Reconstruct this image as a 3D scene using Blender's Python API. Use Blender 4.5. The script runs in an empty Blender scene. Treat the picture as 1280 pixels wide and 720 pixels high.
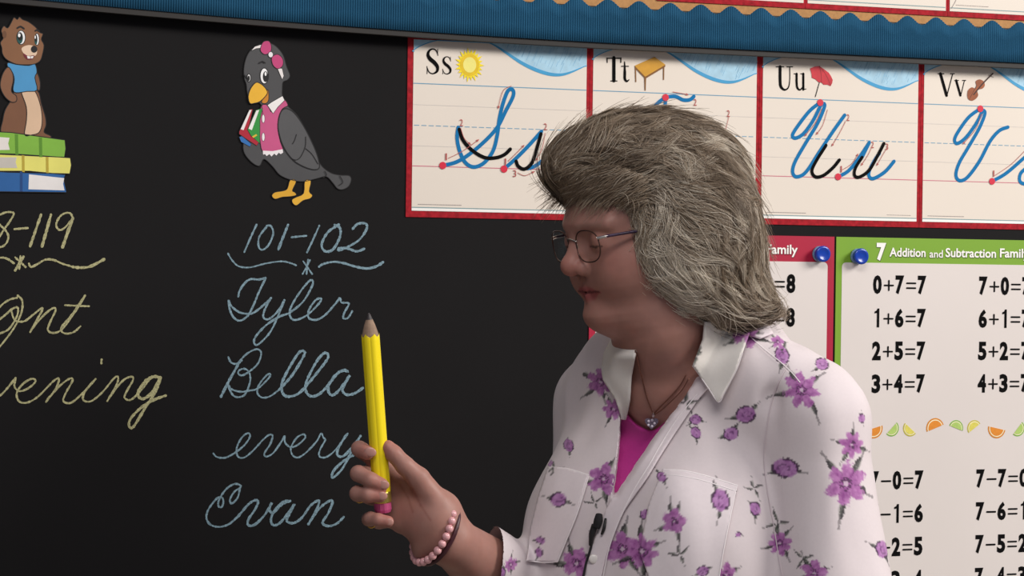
import bpy, math, random
import numpy as np
from mathutils import Vector, Matrix
from mathutils.bvhtree import BVHTree
from mathutils.geometry import tessellate_polygon
random.seed(7); RNG = np.random.default_rng(7)
S = bpy.context.scene
COL = S.collection
F_PX, YAW, PITCH, ROLL = 3000.0, 0.346, -0.0075, 0.0131
CAM = np.array([-0.8695, -2.7991, 1.4569])

# ------------------------------------------------------------------ camera, world, lights, exposure
cd = bpy.data.cameras.new('camera'); cam = bpy.data.objects.new('camera', cd); COL.objects.link(cam)
cd.sensor_width = 36.0; cd.lens = F_PX / 1280 * 36.0; cd.clip_start = 0.05
cy, sy, cp, sp = math.cos(YAW), math.sin(YAW), math.cos(PITCH), math.sin(PITCH)
FWD = np.array([sy * cp, cy * cp, sp]); _r = np.array([cy, -sy, 0.0]); _u = np.cross(_r, FWD)
RIGHT = math.cos(ROLL) * _r + math.sin(ROLL) * _u
UP = -math.sin(ROLL) * _r + math.cos(ROLL) * _u
m = Matrix.Identity(4)
for i in range(3):
    m[i][0], m[i][1], m[i][2], m[i][3] = RIGHT[i], UP[i], -FWD[i], CAM[i]
cam.matrix_world = m
S.camera = cam
S.view_settings.view_transform = 'Standard'; S.view_settings.look = 'None'
S.view_settings.gamma = 1.0; S.view_settings.use_curve_mapping = False
S.view_settings.exposure = -0.08
w = bpy.data.worlds.new('studio_air'); S.world = w; w.use_nodes = True
w.node_tree.nodes['Background'].inputs['Color'].default_value = (0.80, 0.84, 1.0, 1)
w.node_tree.nodes['Background'].inputs['Strength'].default_value = 0.22

def area(name, loc, target, size, power, col=(1, 1, 1)):
    l = bpy.data.lights.new(name, 'AREA'); l.shape = 'RECTANGLE'; l.size, l.size_y = size
    l.energy = power; l.color = col
    o = bpy.data.objects.new(name, l); COL.objects.link(o); o.location = loc
    d = Vector(target) - Vector(loc); o.rotation_euler = d.to_track_quat('-Z', 'Y').to_euler()
    return o
area('ceiling_key_light', (3.1, -2.5, 3.3), (0.5, -0.2, 1.4), (1.9, 1.1), 165, (1.0, 0.95, 0.89))
area('ceiling_front_light', (-0.4, -2.3, 3.3), (0.3, 0.0, 1.5), (1.6, 0.7), 34, (1.0, 0.95, 0.90))

# ------------------------------------------------------------------ helpers
def lin(c):
    c = c / 255.0
    return c / 12.92 if c <= 0.04045 else ((c + 0.055) / 1.055) ** 2.4
def rgb(r, g, b, k=1.0):
    return (lin(r) * k, lin(g) * k, lin(b) * k, 1.0)

MATS = {}
def mat(name, col, rough=0.6, var=0.06, scale=60.0, bump=0.0, spec=0.5, metallic=0.0, trans=0.0, sss=0.0, attr=None, sheen=0.0):
    if name in MATS: return MATS[name]
    mt = bpy.data.materials.new(name); mt.use_nodes = True
    nt = mt.node_tree; b = nt.nodes['Principled BSDF']
    b.inputs['Roughness'].default_value = rough; b.inputs['Metallic'].default_value = metallic
    b.inputs['Specular IOR Level'].default_value = spec
    b.inputs['Transmission Weight'].default_value = trans
    b.inputs['Sheen Weight'].default_value = sheen
    if sss:
        b.inputs['Subsurface Weight'].default_value = sss
        b.inputs['Subsurface Radius'].default_value = (0.012, 0.004, 0.002)
        b.inputs['Subsurface Scale'].default_value = 0.6
    tc = nt.nodes.new('ShaderNodeTexCoord'); nz = nt.nodes.new('ShaderNodeTexNoise')
    nz.inputs['Scale'].default_value = scale; nz.inputs['Detail'].default_value = 4
    nt.links.new(tc.outputs['Object'], nz.inputs['Vector'])
    mr = nt.nodes.new('ShaderNodeMapRange'); mr.inputs['From Min'].default_value = 0.3; mr.inputs['From Max'].default_value = 0.7
    mr.inputs['To Min'].default_value = 1 - var; mr.inputs['To Max'].default_value = 1 + var
    nt.links.new(nz.outputs['Fac'], mr.inputs['Value'])
    mx = nt.nodes.new('ShaderNodeVectorMath'); mx.operation = 'SCALE'
    nt.links.new(mr.outputs[0], mx.inputs['Scale'])
    if attr:
        at = nt.nodes.new('ShaderNodeAttribute'); at.attribute_name = attr
        nt.links.new(at.outputs['Color'], mx.inputs[0])
    else:
        mx.inputs[0].default_value = col[:3]
    nt.links.new(mx.outputs[0], b.inputs['Base Color'])
    if bump:
        bp = nt.nodes.new('ShaderNodeBump'); bp.inputs['Strength'].default_value = bump; bp.inputs['Distance'].default_value = 0.001
        nt.links.new(nz.outputs['Fac'], bp.inputs['Height']); nt.links.new(bp.outputs[0], b.inputs['Normal'])
    MATS[name] = mt
    return mt

def P(u, v, d):
    """point at optical depth d (metres) that the photograph shows at (u, v)"""
    return CAM + d * (FWD + (u - 640) / F_PX * RIGHT - (v - 360) / F_PX * UP)
def B(u, v, y=0.0):
    """point of the board plane seen at (u, v) -> (X, Z)"""
    d = FWD + (u - 640) / F_PX * RIGHT - (v - 360) / F_PX * UP
    t = (y - CAM[1]) / d[1]
    p = CAM + t * d
    return (p[0], p[2])

def link(name, me, mats=None, parent=None, smooth=False):
    o = bpy.data.objects.new(name, me); COL.objects.link(o)
    if mats is not None:
        for k in (mats if isinstance(mats, (list, tuple)) else [mats]): me.materials.append(k)
    if parent is not None: o.parent = parent
    if smooth: me.polygons.foreach_set('use_smooth', [True] * len(me.polygons))
    return o
def mesh(name, vs, fs, mats=None, parent=None, smooth=False):
    me = bpy.data.meshes.new(name); me.from_pydata([tuple(map(float, v)) for v in vs], [], fs); me.update()
    return link(name, me, mats, parent, smooth)
def tag(o, label=None, cat=None, group=None, kind=None):
    if label: o['label'] = label
    if cat: o['category'] = cat
    if group: o['group'] = group
    if kind: o['kind'] = kind
    return o
def empty(name, loc=(0, 0, 0)):
    o = bpy.data.objects.new(name, None); o.location = loc; o.empty_display_size = 0.05; COL.objects.link(o); return o
class Acc:
    def __init__(s): s.v = []; s.f = []
    def add(s, vs, fs):
        k = len(s.v); s.v += [tuple(map(float, q)) for q in vs]; s.f += [tuple(i + k for i in f) for f in fs]
    def box(s, x0, x1, y0, y1, z0, z1):
        s.add([(x, y, z) for x in (x0, x1) for y in (y0, y1) for z in (z0, z1)],
              [(0, 1, 3, 2), (4, 6, 7, 5), (0, 4, 5, 1), (2, 3, 7, 6), (0, 2, 6, 4), (1, 5, 7, 3)])
    def obj(s, name, mats, parent=None, smooth=False): return mesh(name, s.v, s.f, mats, parent, smooth)
def box(name, x0, x1, y0, y1, z0, z1, m, parent=None):
    a = Acc(); a.box(x0, x1, y0, y1, z0, z1); return a.obj(name, m, parent)
def pobj(name, loc, o_list):
    pass
def crom(pts, n=8, closed=False):
    p = np.array(pts, float); N = len(p)
    if N < 3: 
        return np.array([p[0] + (p[-1] - p[0]) * t for t in np.linspace(0, 1, n + 1)])
    out = []
    rng = range(N) if closed else range(N - 1)
    for i in rng:
        if closed: a, b, c, d = p[(i - 1) % N], p[i], p[(i + 1) % N], p[(i + 2) % N]
        else: a, b, c, d = p[max(i - 1, 0)], p[i], p[i + 1], p[min(i + 2, N - 1)]
        for k in range(n):
            t = k / n
            out.append(0.5 * ((2 * b) + (-a + c) * t + (2 * a - 5 * b + 4 * c - d) * t * t + (-a + 3 * b - 3 * c + d) * t ** 3))
    if not closed: out.append(p[-1])
    return np.array(out)

# flat work on the board: everything is laid out in board metres (X, Z), y = height off the board
def ribbon(acc, xz, w, y, t=0.0002, taper=0.0, jitter=0.0):
    xz = np.asarray(xz, float); n = len(xz)
    if n < 2: return
    ww = np.full(n, w / 2.0) if np.isscalar(w) else np.asarray(w) / 2.0
    if jitter: ww = ww * (1 + jitter * RNG.uniform(-1, 1, n))
    tg = np.gradient(xz, axis=0); tg /= (np.linalg.norm(tg, axis=1)[:, None] + 1e-9)
    nr = np.stack([-tg[:, 1], tg[:, 0]], 1)
    L = xz + nr * ww[:, None]; R_ = xz - nr * ww[:, None]
    yy = y - np.arange(n) * 1.2e-6
    vs = []; fs = []
    for i in range(n): vs += [(L[i, 0], yy[i], L[i, 1]), (R_[i, 0], yy[i], R_[i, 1])]
    for i in range(n - 1):
        a, b = 2 * i, 2 * i + 2
        fs += [(a, b, b + 1, a + 1)]
    # round ends
    for c, r_, ye in ((xz[0], ww[0], yy[0] + 2e-6), (xz[-1], ww[-1], yy[-1] - 2e-6)):
        k = len(vs); vs.append((c[0], ye, c[1]))
        for q in range(8): vs.append((c[0] + r_ * math.cos(q * math.pi / 4), ye, c[1] + r_ * math.sin(q * math.pi / 4)))
        fs += [(k, k + 1 + q, k + 1 + (q + 1) % 8) for q in range(8)]
    acc.add(vs, fs)
def plate(acc, xz, y, t=0.0004):
    """a flat paper shape with thickness; front face at y"""
    xz = [tuple(p) for p in xz]
    tris = tessellate_polygon([[Vector((x, z, 0)) for x, z in xz]])
    n = len(xz)
    vs = [(x, y, z) for x, z in xz] + [(x, y + t, z) for x, z in xz]
    fs = [tuple(q) for q in tris] + [(i, (i + 1) % n, n + (i + 1) % n, n + i) for i in range(n)]
    acc.add(vs, fs)
def disc_pts(cx, cz, rx, rz=None, n=20, rot=0.0):
    rz = rz or rx
    return [(cx + rx * math.cos(a) * math.cos(rot) - rz * math.sin(a) * math.sin(rot), cz + rx * math.cos(a) * math.sin(rot) + rz * math.sin(a) * math.cos(rot)) for a in np.linspace(0, 2 * math.pi, n, endpoint=False)]
def text_geo(body, bold=0.0, shear=0.0):
    c = bpy.data.curves.new('tmp', 'FONT'); c.body = body; c.size = 1; c.offset = bold; c.shear = shear; c.resolution_u = 3
    o = bpy.data.objects.new('tmp', c); COL.objects.link(o)
    me = o.evaluated_get(bpy.context.evaluated_depsgraph_get()).to_mesh()
    v = np.array([q.co[:] for q in me.vertices]); f = [tuple(p.vertices) for p in me.polygons]
    o.to_mesh_clear(); bpy.data.objects.remove(o); bpy.data.curves.remove(c)
    return v, f
def text_fit(acc, body, x0, x1, z0, z1, y, bold=0.0, keep=None):
    v, f = text_geo(body, bold)
    a, b = v.min(0), v.max(0)
    X = x0 + (v[:, 0] - a[0]) / (b[0] - a[0]) * (x1 - x0)
    Z = z0 + (v[:, 1] - a[1]) / (b[1] - a[1]) * (z1 - z0)
    acc.add(np.stack([X, np.full(len(X), y), Z], 1), [tuple(reversed(q)) for q in f])

# ------------------------------------------------------------------ the setting
wall_m = mat('painted_wall', rgb(196, 186, 170), 0.8, 0.03, 8, 0.1)
o = tag(box('wall_back', -3.2, 3.6, 0.030, 0.13, 0.0, 2.9, wall_m), kind='structure')
o = tag(box('floor', -3.2, 3.6, -4.2, 0.13, -0.06, 0.0, mat('floor_tile', rgb(150, 140, 128), 0.45, 0.08, 5)), kind='structure')
o = tag(box('trim_1', -3.2, 3.6, 0.012, 0.030, 0.0, 0.12, mat('baseboard_vinyl', rgb(60, 55, 52), 0.5)), kind='structure')

# ------------------------------------------------------------------ chalkboard with its rail and the chalk writing on it
board = empty('chalkboard', (0.2, 0.0, 0.9))
tag(board, 'black chalkboard with cursive words chalked in pale blue and yellow', 'chalkboard')
def setpar(o, par):
    o.parent = par; o.matrix_parent_inverse = Matrix.Translation(par.location).inverted() if par.parent is None else Matrix.Identity(4)
    return o
def part(o, par): return setpar(o, par)
BM = mat('black_chalk_surface', rgb(27, 26, 27), 0.6, 0.10, 3.0, 0.05, spec=0.1)
part(box('writing_surface', -2.0, 2.1, 0.0, 0.022, 0.90, 1.775, BM), board)
RAILM = mat('dark_bronze_rail', rgb(36, 33, 31), 0.6, 0.06, 20)
def sag(x): return 0.029 * max(0.0, 0.35 - x) ** 2
RY = -0.020                                    # front of the rail
def off(x, z, y=RY):                           # board-plane reading -> the same sight line at height y
    k = 1 + y / abs(CAM[1])
    return (CAM[0] + (x - CAM[0]) * k, CAM[2] + (z - CAM[2]) * k)
xs = np.linspace(-2.0, 2.1, 120)
a = Acc()
prof = []
for x in xs:
    X, zlo = off(x, 1.7357 + sag(x)); _, zhi = off(x, 1.7890 + sag(x))
    prof.append([(X, RY, zlo + 0.0008), (X, RY + 0.0012, zlo), (X, RY + 0.0035, zlo), (X, RY + 0.0035, zhi - 0.003), (X, 0.0, zhi - 0.003), (X, 0.0, zhi), (X, RY, zhi)])
K = 7
vs = [q for r in prof for q in r]; fs = []
for i in range(len(xs) - 1):
    for k in range(K): fs.append((K * i + k, K * i + (k + 1) % K, K * i + K + (k + 1) % K, K * i + K + k))
a.add(vs, fs); part(a.obj('top_rail', RAILM), board)
part(box('cork_strip', -2.0, 2.1, -0.006, 0.030, 1.776, 1.835, mat('tan_cork', rgb(186, 138, 88), 0.9, 0.10, 260, 0.3)), board)
for nm, z0 in (('chalk_tray', 0.872),):
    a = Acc(); a.box(-2.0, 2.1, -0.075, 0.022, z0, z0 + 0.012); a.box(-2.0, 2.1, -0.075, -0.068, z0 + 0.012, z0 + 0.024)
    part(a.obj(nm, mat('tray_aluminium', rgb(150, 150, 150), 0.35, metallic=0.8)), board)

# corrugated blue border paper stapled on the rail
per, step = 0.0030, 0.00075
X0, X1 = -1.0, 1.30
n = int((X1 - X0) / step); vs = []; fs = []
for i in range(n + 1):
    x = X0 + i * step
    yy = RY - 0.0016 - 0.0009 * math.cos(2 * math.pi * x / per)
    flare = 0.0008
    X, zb = off(x, 1.7432 + sag(x) + 0.0004 * math.cos(2 * math.pi * x / per), RY)
    s_ = 0.5 + 0.5 * math.cos(2 * math.pi * (x - 0.5169) / 0.0425)
    _, zt = off(x, 1.7868 + 0.0112 * s_ ** 0.9 + sag(x) * 1.4, RY)
    for k in range(4):
        t = k / 3; vs.append((X, yy - 0.0006 * math.sin(3 * x) , zb + (zt - zb) * t))
for i in range(n):
    for k in range(3): fs.append((4 * i + k, 4 * i + 4 + k, 4 * i + 5 + k, 4 * i + 1 + k))
o = mesh('corrugated_border', vs, fs, mat('blue_corrugated_paper', rgb(32, 84, 116), 0.85, 0.10, 14, 0, spec=0.2), smooth=True)
sm = o.modifiers.new('thick', 'SOLIDIFY'); sm.thickness = 0.0004; sm.offset = 1
tag(o, 'blue corrugated scalloped border paper along the top rail of the chalkboard', 'border')

# ------------------------------------------------------------------ chalk writing
CH_B = mat('blue_chalk', rgb(126, 152, 164), 0.95, 0.45, 700, spec=0.1)
CH_Y = mat('yellow_chalk', rgb(176, 172, 130), 0.95, 0.40, 700, spec=0.1)
def zb(ox, oy, sc, pts): return [(ox + x / sc, oy + y / sc) for x, y in pts]
def px_curve(pts, n=8, closed=False):
    return [B(u, v) for u, v in crom(pts, n, closed)]
def chalk(name, strokes, ox, oy, sc, w, mt, label):
    a = Acc()
    for i, s_ in enumerate(strokes):
        ww = w
        if isinstance(s_, tuple): ww, s_ = s_
        ribbon(a, px_curve(zb(ox, oy, sc, s_), 7), ww * .86, -0.0004 - 0.00004 * (i % 5), 0.0002, jitter=0.28)
    o = part(a.obj(name, mt), board); o['label'] = label
    return o
g = (240, 260, 3.6)
chalk('chalk_numbers', [[(290,75),(262,136),(235,198)], [(335,85),(302,130),(300,175),(318,188),(345,165),(365,115),(355,82),(335,80)], (0.0034,[(432,75),(410,130),(388,187)]), [(447,132),(480,128),(515,125)], [(572,80),(545,140),(517,200)],
  (0.0034,[(660,75),(610,110),(583,165),(600,195),(635,185),(665,130),(665,90),(640,75)]), (0.0033,[(722,95),(745,72),(780,70),(785,95),(750,145),(690,180),(658,190),(665,180),(700,182),(740,195),(775,183)])], *g, 0.0026, CH_B, 'pale blue chalk numbers 101-102')
chalk('chalk_flourish', [[(162,205),(180,235),(210,262),(260,267),(330,250),(400,240),(440,247),(468,258)], [(500,240),(520,268),(540,297)], [(530,235),(515,266),(497,297)], [(522,232),(518,265),(515,298)],
  (0.0030,[(570,265),(590,252),(640,242),(690,250)]), (0.0036,[(690,250),(740,265),(790,272),(830,262),(860,243)])], *g, 0.0022, CH_B, 'pale blue chalk line with a small star')
chalk('chalk_word', [[(208,398),(215,370),(240,335),(265,320),(300,322),(330,315)], [(330,318),(300,380),(275,440),(250,485),(215,507),(185,490),(168,450),(165,415),(175,440),(215,470),(265,475),(300,455),(345,415),(355,405)],
  [(355,405),(330,450),(320,490),(345,500),(385,465),(415,415)], [(415,415),(385,490),(350,560),(300,612),(280,610),(285,580),(330,530),(390,490),(440,470),(500,420),(540,350),(540,325),(520,335),(470,400),(440,460),(445,495),(470,503),(520,480),(570,430),(580,408),(555,415),(525,460),(525,495),(560,503),(600,480),(645,430),(665,405),(672,425),(705,430),(685,470),(680,495),(700,495),(720,465)]],
  *g, 0.0028, CH_B, 'word Tyler in pale blue chalk')
chalk('chalk_word', [[(215,160),(235,200),(275,212),(320,185)], (0.0034,[(310,180),(260,270),(210,360),(160,460)]), [(210,360),(290,215),(350,140),(430,100),(465,130),(440,210),(375,270),(320,300),(290,285),(300,260),(340,250),(375,280),(380,350),(345,440),(300,465),(255,455),(220,400),(215,370),(240,405),(310,425),(380,415),(430,405),(480,365),(530,310),(530,288),(500,305),(450,370),(435,430),(470,468),(530,460),(600,410)],
  (0.0036,[(600,410),(700,300),(790,150),(790,115),(750,130),(680,240),(630,340),(620,400),(640,450),(690,460),(760,430),(850,330),(960,190),(975,145),(945,130),(890,190),(830,300),(805,370),(810,430),(850,460),(910,440),(980,370),(1040,290),(1090,260),(1125,270),(1085,265),(1030,300),(980,370),(980,430),(1010,450),(1060,410),(1140,300),(1095,380),(1085,420),(1120,448),(1180,435),(1240,395)])],
  250, 420, 6.095, 0.0025, CH_B, 'word Bella in pale blue chalk')
g = (250, 520, 4.8)
chalk('chalk_word', [[(80,225),(100,245),(150,250),(210,220),(270,170),(300,120),(285,103),(250,130),(220,190),(225,240),(260,250),(310,215),(380,140),(415,113),(435,120),(420,170),(385,225),(400,243),(440,220),(490,150),(507,120),(510,160),(545,187),(590,170),(630,130),(620,110),(580,130),(545,190),(555,235),(590,248),(640,215),(700,150),(725,105),(740,130),(750,145),(720,200),(715,240),(750,248),(800,215),(870,130),(885,105)],
  (0.0034,[(880,110),(830,190),(825,235),(860,240),(910,190),(962,120)]), (0.0034,[(962,120),(900,230),(850,320),(795,370),(800,330),(860,270),(920,235)])], *g, 0.0024, CH_B, 'word every in pale blue chalk')
chalk('chalk_word', [[(240,430),(225,490),(190,525),(180,500),(205,455),(240,430),(240,415),(205,408),(155,440),(115,500),(110,540),(130,545),(140,510),(125,485),(95,500),(50,560),(38,610),(60,650),(110,665),(170,650),(230,600)],
  (0.0033,[(230,600),(290,530),(330,505),(348,515),(330,560),(290,620),(290,655),(330,650),(390,590),(430,520),(415,560),(440,580),(490,530),(540,510)]),
  (0.0033,[(540,510),(500,515),(450,560),(425,620),(440,655),(480,640),(530,580),(565,530),(535,590),(520,630),(560,642),(610,610),(660,540),(700,510),(715,515),(690,580),(650,648)]), (0.0034,[(660,630),(720,550),(775,510),(795,515),(770,580),(735,640),(770,660),(820,645),(862,605)])], *g, 0.0027, CH_B, 'word Evan in pale blue chalk')
g = (0, 240, 5.818)
chalk('chalk_numbers', [[(0,165),(40,148),(80,147),(100,160),(70,215),(30,270),(0,320),(-30,370),(-40,400)], [(-20,225),(0,240),(40,280),(60,320),(50,365),(20,395),(-10,400),(-40,390)], [(105,270),(150,266),(200,262)], (0.0033,[(298,165),(258,280),(218,395)]), (0.0036,[(370,165),(338,280),(305,395)]),
  [(530,190),(510,155),(470,155),(430,185),(408,240),(430,275),(470,260),(530,190)], (0.0038,[(530,190),(500,270),(455,400)])], *g, 0.0026, CH_Y, 'yellow chalk numbers ending 8-119')
chalk('chalk_flourish', [[(-60,500),(0,478),(50,485),(100,518)], [(110,475),(148,510),(185,545)], (0.0034,[(170,470),(140,520),(110,570)]), [(148,465),(144,512),(140,560)], [(210,520),(225,545),(270,525),(330,492),(390,495),(450,520),(530,545)], (0.0036,[(530,545),(590,550),(660,540),(755,490)])], *g, 0.0027, CH_Y, 'yellow chalk line with a small star')
g = (0, 350, 3.6)
chalk('chalk_word', [[(-40,180),(0,120),(40,90),(75,80)], [(80,70),(100,95),(95,150),(60,220),(0,298),(-20,310)], [(-20,190),(20,160),(55,130),(80,125),(75,165),(40,220),(0,240)], [(50,135),(60,170),(75,185),(110,185),(150,155),(185,128),(190,135),(165,180),(135,235)],
  [(140,225),(190,165),(235,128),(250,135),(225,190),(215,225),(240,238),(280,220),(340,140),(382,70)], [(382,70),(320,160),(275,215),(290,240),(330,235),(362,208)], [(292,113),(345,116),(400,118)]], *g, 0.0025, CH_Y, 'yellow chalk word ending in nt')
chalk('chalk_word', [[(-30,535),(0,520),(30,490),(70,440)], [(70,440),(65,480),(90,500),(130,485),(160,455),(140,445),(100,470),(75,510),(85,545),(120,552),(170,525),(240,455),(265,445),(250,490),(207,548)], [(215,535),(270,475),(315,443),(325,455),(295,510),(285,545),(320,552),(370,510),(430,445)],
  [(430,445),(380,505),(375,540),(410,545),(460,505),(510,445),(530,435),(525,470),(482,545)], [(490,530),(550,455),(590,435),(598,450),(570,500),(560,530),(590,538),(640,490),(670,450),(700,430)], (0.0042,[(720,440),(690,435),(650,460),(620,510),(640,535),(680,510),(720,445)]), (0.0036,[(720,445),(700,500),(650,580),(600,660),(580,655),(590,620),(640,570),(690,540),(745,520)]), [(457,358),(456,366),(456,375)]],
  *g, 0.0026, CH_Y, 'word ending vening in yellow chalk')

# ------------------------------------------------------------------ letter cards
RED = mat('red_speckled_border', rgb(164, 28, 40), 0.75, 0.30, 160, spec=0.2)
PAPER = mat('cream_card', rgb(231, 221, 209), 0.65, 0.015, 6)
WHITE = mat('white_print', rgb(250, 248, 244), 0.55, 0.01)
INK_B = mat('cyan_blue_print', rgb(12, 116, 176), 0.7, 0.04, spec=0.2); INK_K = mat('black_print', rgb(9, 8, 9), 0.8, 0.02, spec=0.1)
INK_R = mat('red_print', rgb(214, 30, 62), 0.5, 0.04); INK_ARROW = mat('dark_red_thin_print', rgb(178, 84, 80), 0.5)
L_BLUE = mat('fine_blue_line', rgb(96, 156, 188), 0.5); L_GREY = mat('fine_grey_line', rgb(214, 208, 202), 0.5); L_PINK = mat('fine_pink_line', rgb(206, 104, 128), 0.5)
L_TEAL = mat('fine_teal_line', rgb(128, 158, 162), 0.5)
WASH = mat('pale_blue_crayon', rgb(170, 210, 232), 0.6, 0.10, 90)
YB = -0.0016                                    # face of the card
CARD_Z = dict(top=(514,104), g1=(514,130.5), dash=(514,156.4), g2=(514,182), base=(514,207.3), foot=(514,259.5))
ZL = {k: B(*v)[1] for k, v in CARD_Z.items()}
CARD_W = 0.235
def card(ix, x0, x1, label, serif, cursive, black, dots, arrows, nums, pic):
    cx = (x0 + x1) / 2
    root = empty('letter_card', (cx, YB, 1.52)); tag(root, label, 'letter card', 'cursive letter cards pinned in a row')
    lo, hi = x0 + (0.0075 if ix == 0 else 0.0044), x1 - 0.0044
    part(box('red_border', x0 + 0.0002, x1 - 0.0002, -0.0012, -0.0001, 1.520, 1.7412, RED), root)
    part(box('card_face', lo, hi, YB, -0.0012, 1.5277, 1.7368, PAPER), root)
    k = (hi - lo) / 0.2269
    def T(pts, n=8, closed=False):              # card drawn in the Ss card's place, moved over
        return [(lo + (x - 0.0075) * k, z) for x, z in px_curve(pts, n, closed)]
    y = YB - 0.00015
    a = Acc(); plate(a, [(lo, 1.5279), (hi, 1.5279), (hi, 1.5318), (lo, 1.5318)], y, 0.0001); part(a.obj('white_margin', WHITE), root)
    for nm, zz, wd, mm in (('guide_line', ZL['top'], 0.0010, L_BLUE), ('guide_line', ZL['g1'], 0.0006, L_GREY), ('guide_line', ZL['g2'], 0.0006, L_GREY), ('guide_line', ZL['base'], 0.0009, L_PINK), ('guide_line', 1.5318, 0.0012, L_TEAL)):
        a = Acc(); ribbon(a, [(lo + 0.0006, zz), (hi - 0.0006, zz)], wd, y - 0.00005, 0.0001); part(a.obj(nm, mm), root)
    a = Acc(); d = 0.0093; q = lo + 0.002
    while q < hi - 0.004: ribbon(a, [(q, ZL['dash']), (q + 0.0060, ZL['dash'])], 0.0009, y, 0.0001); q += d
    tag(part(a.obj('dashed_guide_line', L_BLUE), root), kind='stuff')
    a = Acc(); q = lo + 0.008
    while q < lo + 0.062: s_ = RNG.uniform(0.001, 0.004); ribbon(a, [(q, 1.5356), (q + s_, 1.5356)], 0.0008, y, 0.0001); q += s_ + 0.0008
    if ix: 
        q = hi - 0.044
        while q < hi - 0.008: s_ = RNG.uniform(0.001, 0.004); ribbon(a, [(q, 1.5356), (q + s_, 1.5356)], 0.0006, y, 0.0001); q += s_ + 0.0008
    tag(part(a.obj('small_print', mat('small_grey_print', rgb(150, 140, 138), 0.6)), root), kind='stuff')
    # wave at the head of the card
    zt = 1.7366
    wv = [(c, min(z, zt)) for c, z in T([(514,64.5),(524,58),(540,52),(560,48.5),(580,47.6),(600,50),(616,56),(632,66),(650,78),(668,87),(685,92.5),(700,93.6),(714,90),(731,82.5)], 6)]
    wv[0] = (lo + 0.0003, wv[0][1]); wv[-1] = (hi - 0.0003, wv[-1][1])
    i0 = max(range(len(wv)), key=lambda i: wv[i][1] - 1e-6 * i); top_i = [i for i, p in enumerate(wv) if p[1] >= zt - 1e-6] or [i0]
    a = Acc(); plate(a, wv[:top_i[0] + 1] + [(lo + 0.0003, zt)], y, 0.0001)
    part(a.obj('wave_print', WASH), root); a = Acc()
    seg = wv[top_i[-1]:]; plate(a, seg + [(hi - 0.0003, zt)], y, 0.0001)
    part(a.obj('wave_print', WASH), root)
    n_ = len(wv); wid = [0.0011 + 0.0034 * max(0, math.sin(math.pi * min(1, max(0, (i / n_ - 0.42) / 0.55)))) for i in range(n_)]
    a = Acc(); ribbon(a, wv, wid, y - 0.0001, 0.0001); part(a.obj('wave_line', mat('bright_blue_print', rgb(58, 156, 206), 0.5)), root)
    a = Acc()                                   # crayon strokes in the wash
    for i in range(70):
        xx = RNG.uniform(lo + 0.11, hi - 0.004)
        zz = np.interp(xx, [p[0] for p in wv], [p[1] for p in wv])
        if zt - zz < 0.008: continue
        z0 = RNG.uniform(zz + 0.003, zt - 0.003); L = min(RNG.uniform(0.004, 0.014), zt - z0)
        ribbon(a, [(xx, z0), (xx + L * 0.45, z0 + L)], RNG.uniform(0.0003, 0.0008), y - 0.00008, 0.00008)
    tag(part(a.obj('crayon_hatching', mat('crayon_blue', rgb(136, 188, 220), 0.6, 0.1)), root), kind='stuff')
    y2 = YB - 0.0004
    def direct(pts, n=8, closed=False): return px_curve(pts, n, closed)
    a = Acc()
    for s_ in serif: 
        pts, wd = s_[0], s_[1]
        c = direct(pts, 8); m_ = len(c)
        ww = np.interp(np.linspace(0, 1, m_), np.linspace(0, 1, len(wd)), wd) * 0.001
        ribbon(a, c, ww, y2, 0.0001)
    part(a.obj('serif_letters', INK_K), root)
    for i, s_ in enumerate(cursive): a = Acc(); ribbon(a, direct(s_), 0.0047, y2 - 0.00006 * i, 0.0001); part(a.obj('cursive_stroke', INK_B), root)
    if black:
        for i, s_ in enumerate(black): a = Acc(); ribbon(a, direct(s_), 0.0044, y2 - 0.0003 - 0.00004 * i, 0.0001); part(a.obj('cursive_stroke', INK_K), root)['label'] = 'black stroke of the cursive letter'
    for u, v in dots: a = Acc(); x, z = B(u, v); plate(a, disc_pts(x, z, 0.0045), y2 - 0.0005, 0.0001); part(a.obj('start_dot', INK_R), root)
    for s_ in arrows:
        a = Acc()
        c = direct(s_, 6); ribbon(a, c, 0.0007, y2 - 0.00045, 0.0001)
        e = np.array(c[-1]); dr = e - np.array(c[-4]); dr /= np.linalg.norm(dr); nr = np.array([-dr[1], dr[0]])
        plate(a, [e + dr * 0.002, e + nr * 0.0016 - dr * 0.002, e - nr * 0.0016 - dr * 0.002], y2 - 0.00046, 0.0001)
        part(a.obj('stroke_arrow', INK_ARROW), root)
    for t, u, v in nums:
        a = Acc(); x, z = B(u, v); text_fit(a, t, x - (0.0010 if t == '1' else 0.0022), x + (0.0010 if t == '1' else 0.0022), z - 0.0042, z + 0.0042, y2 - 0.00046); part(a.obj('stroke_number', INK_ARROW), root)
    pic(root, y2 - 0.0002)
    return root
def inkplate(root, name, pts, y, m, n=0, closed=True):
    a = Acc(); plate(a, px_curve(pts, n, True) if n else [B(*p) for p in pts], y, 0.0001); return part(a.obj(name, m), root)
YEL = mat('sun_yellow_print', rgb(250, 226, 30), 0.5); YEL2 = mat('sun_gold_print', rgb(232, 196, 20), 0.5, 0.1, 200); YEL3 = mat('sun_pale_print', rgb(246, 236, 130), 0.5)
def z6(p): return zb(500, 30, 2.769, p)
def z7(p): return zb(730, 50, 3.0, p)
def z8(p): return zb(940, 50, 3.0, p)
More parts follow.
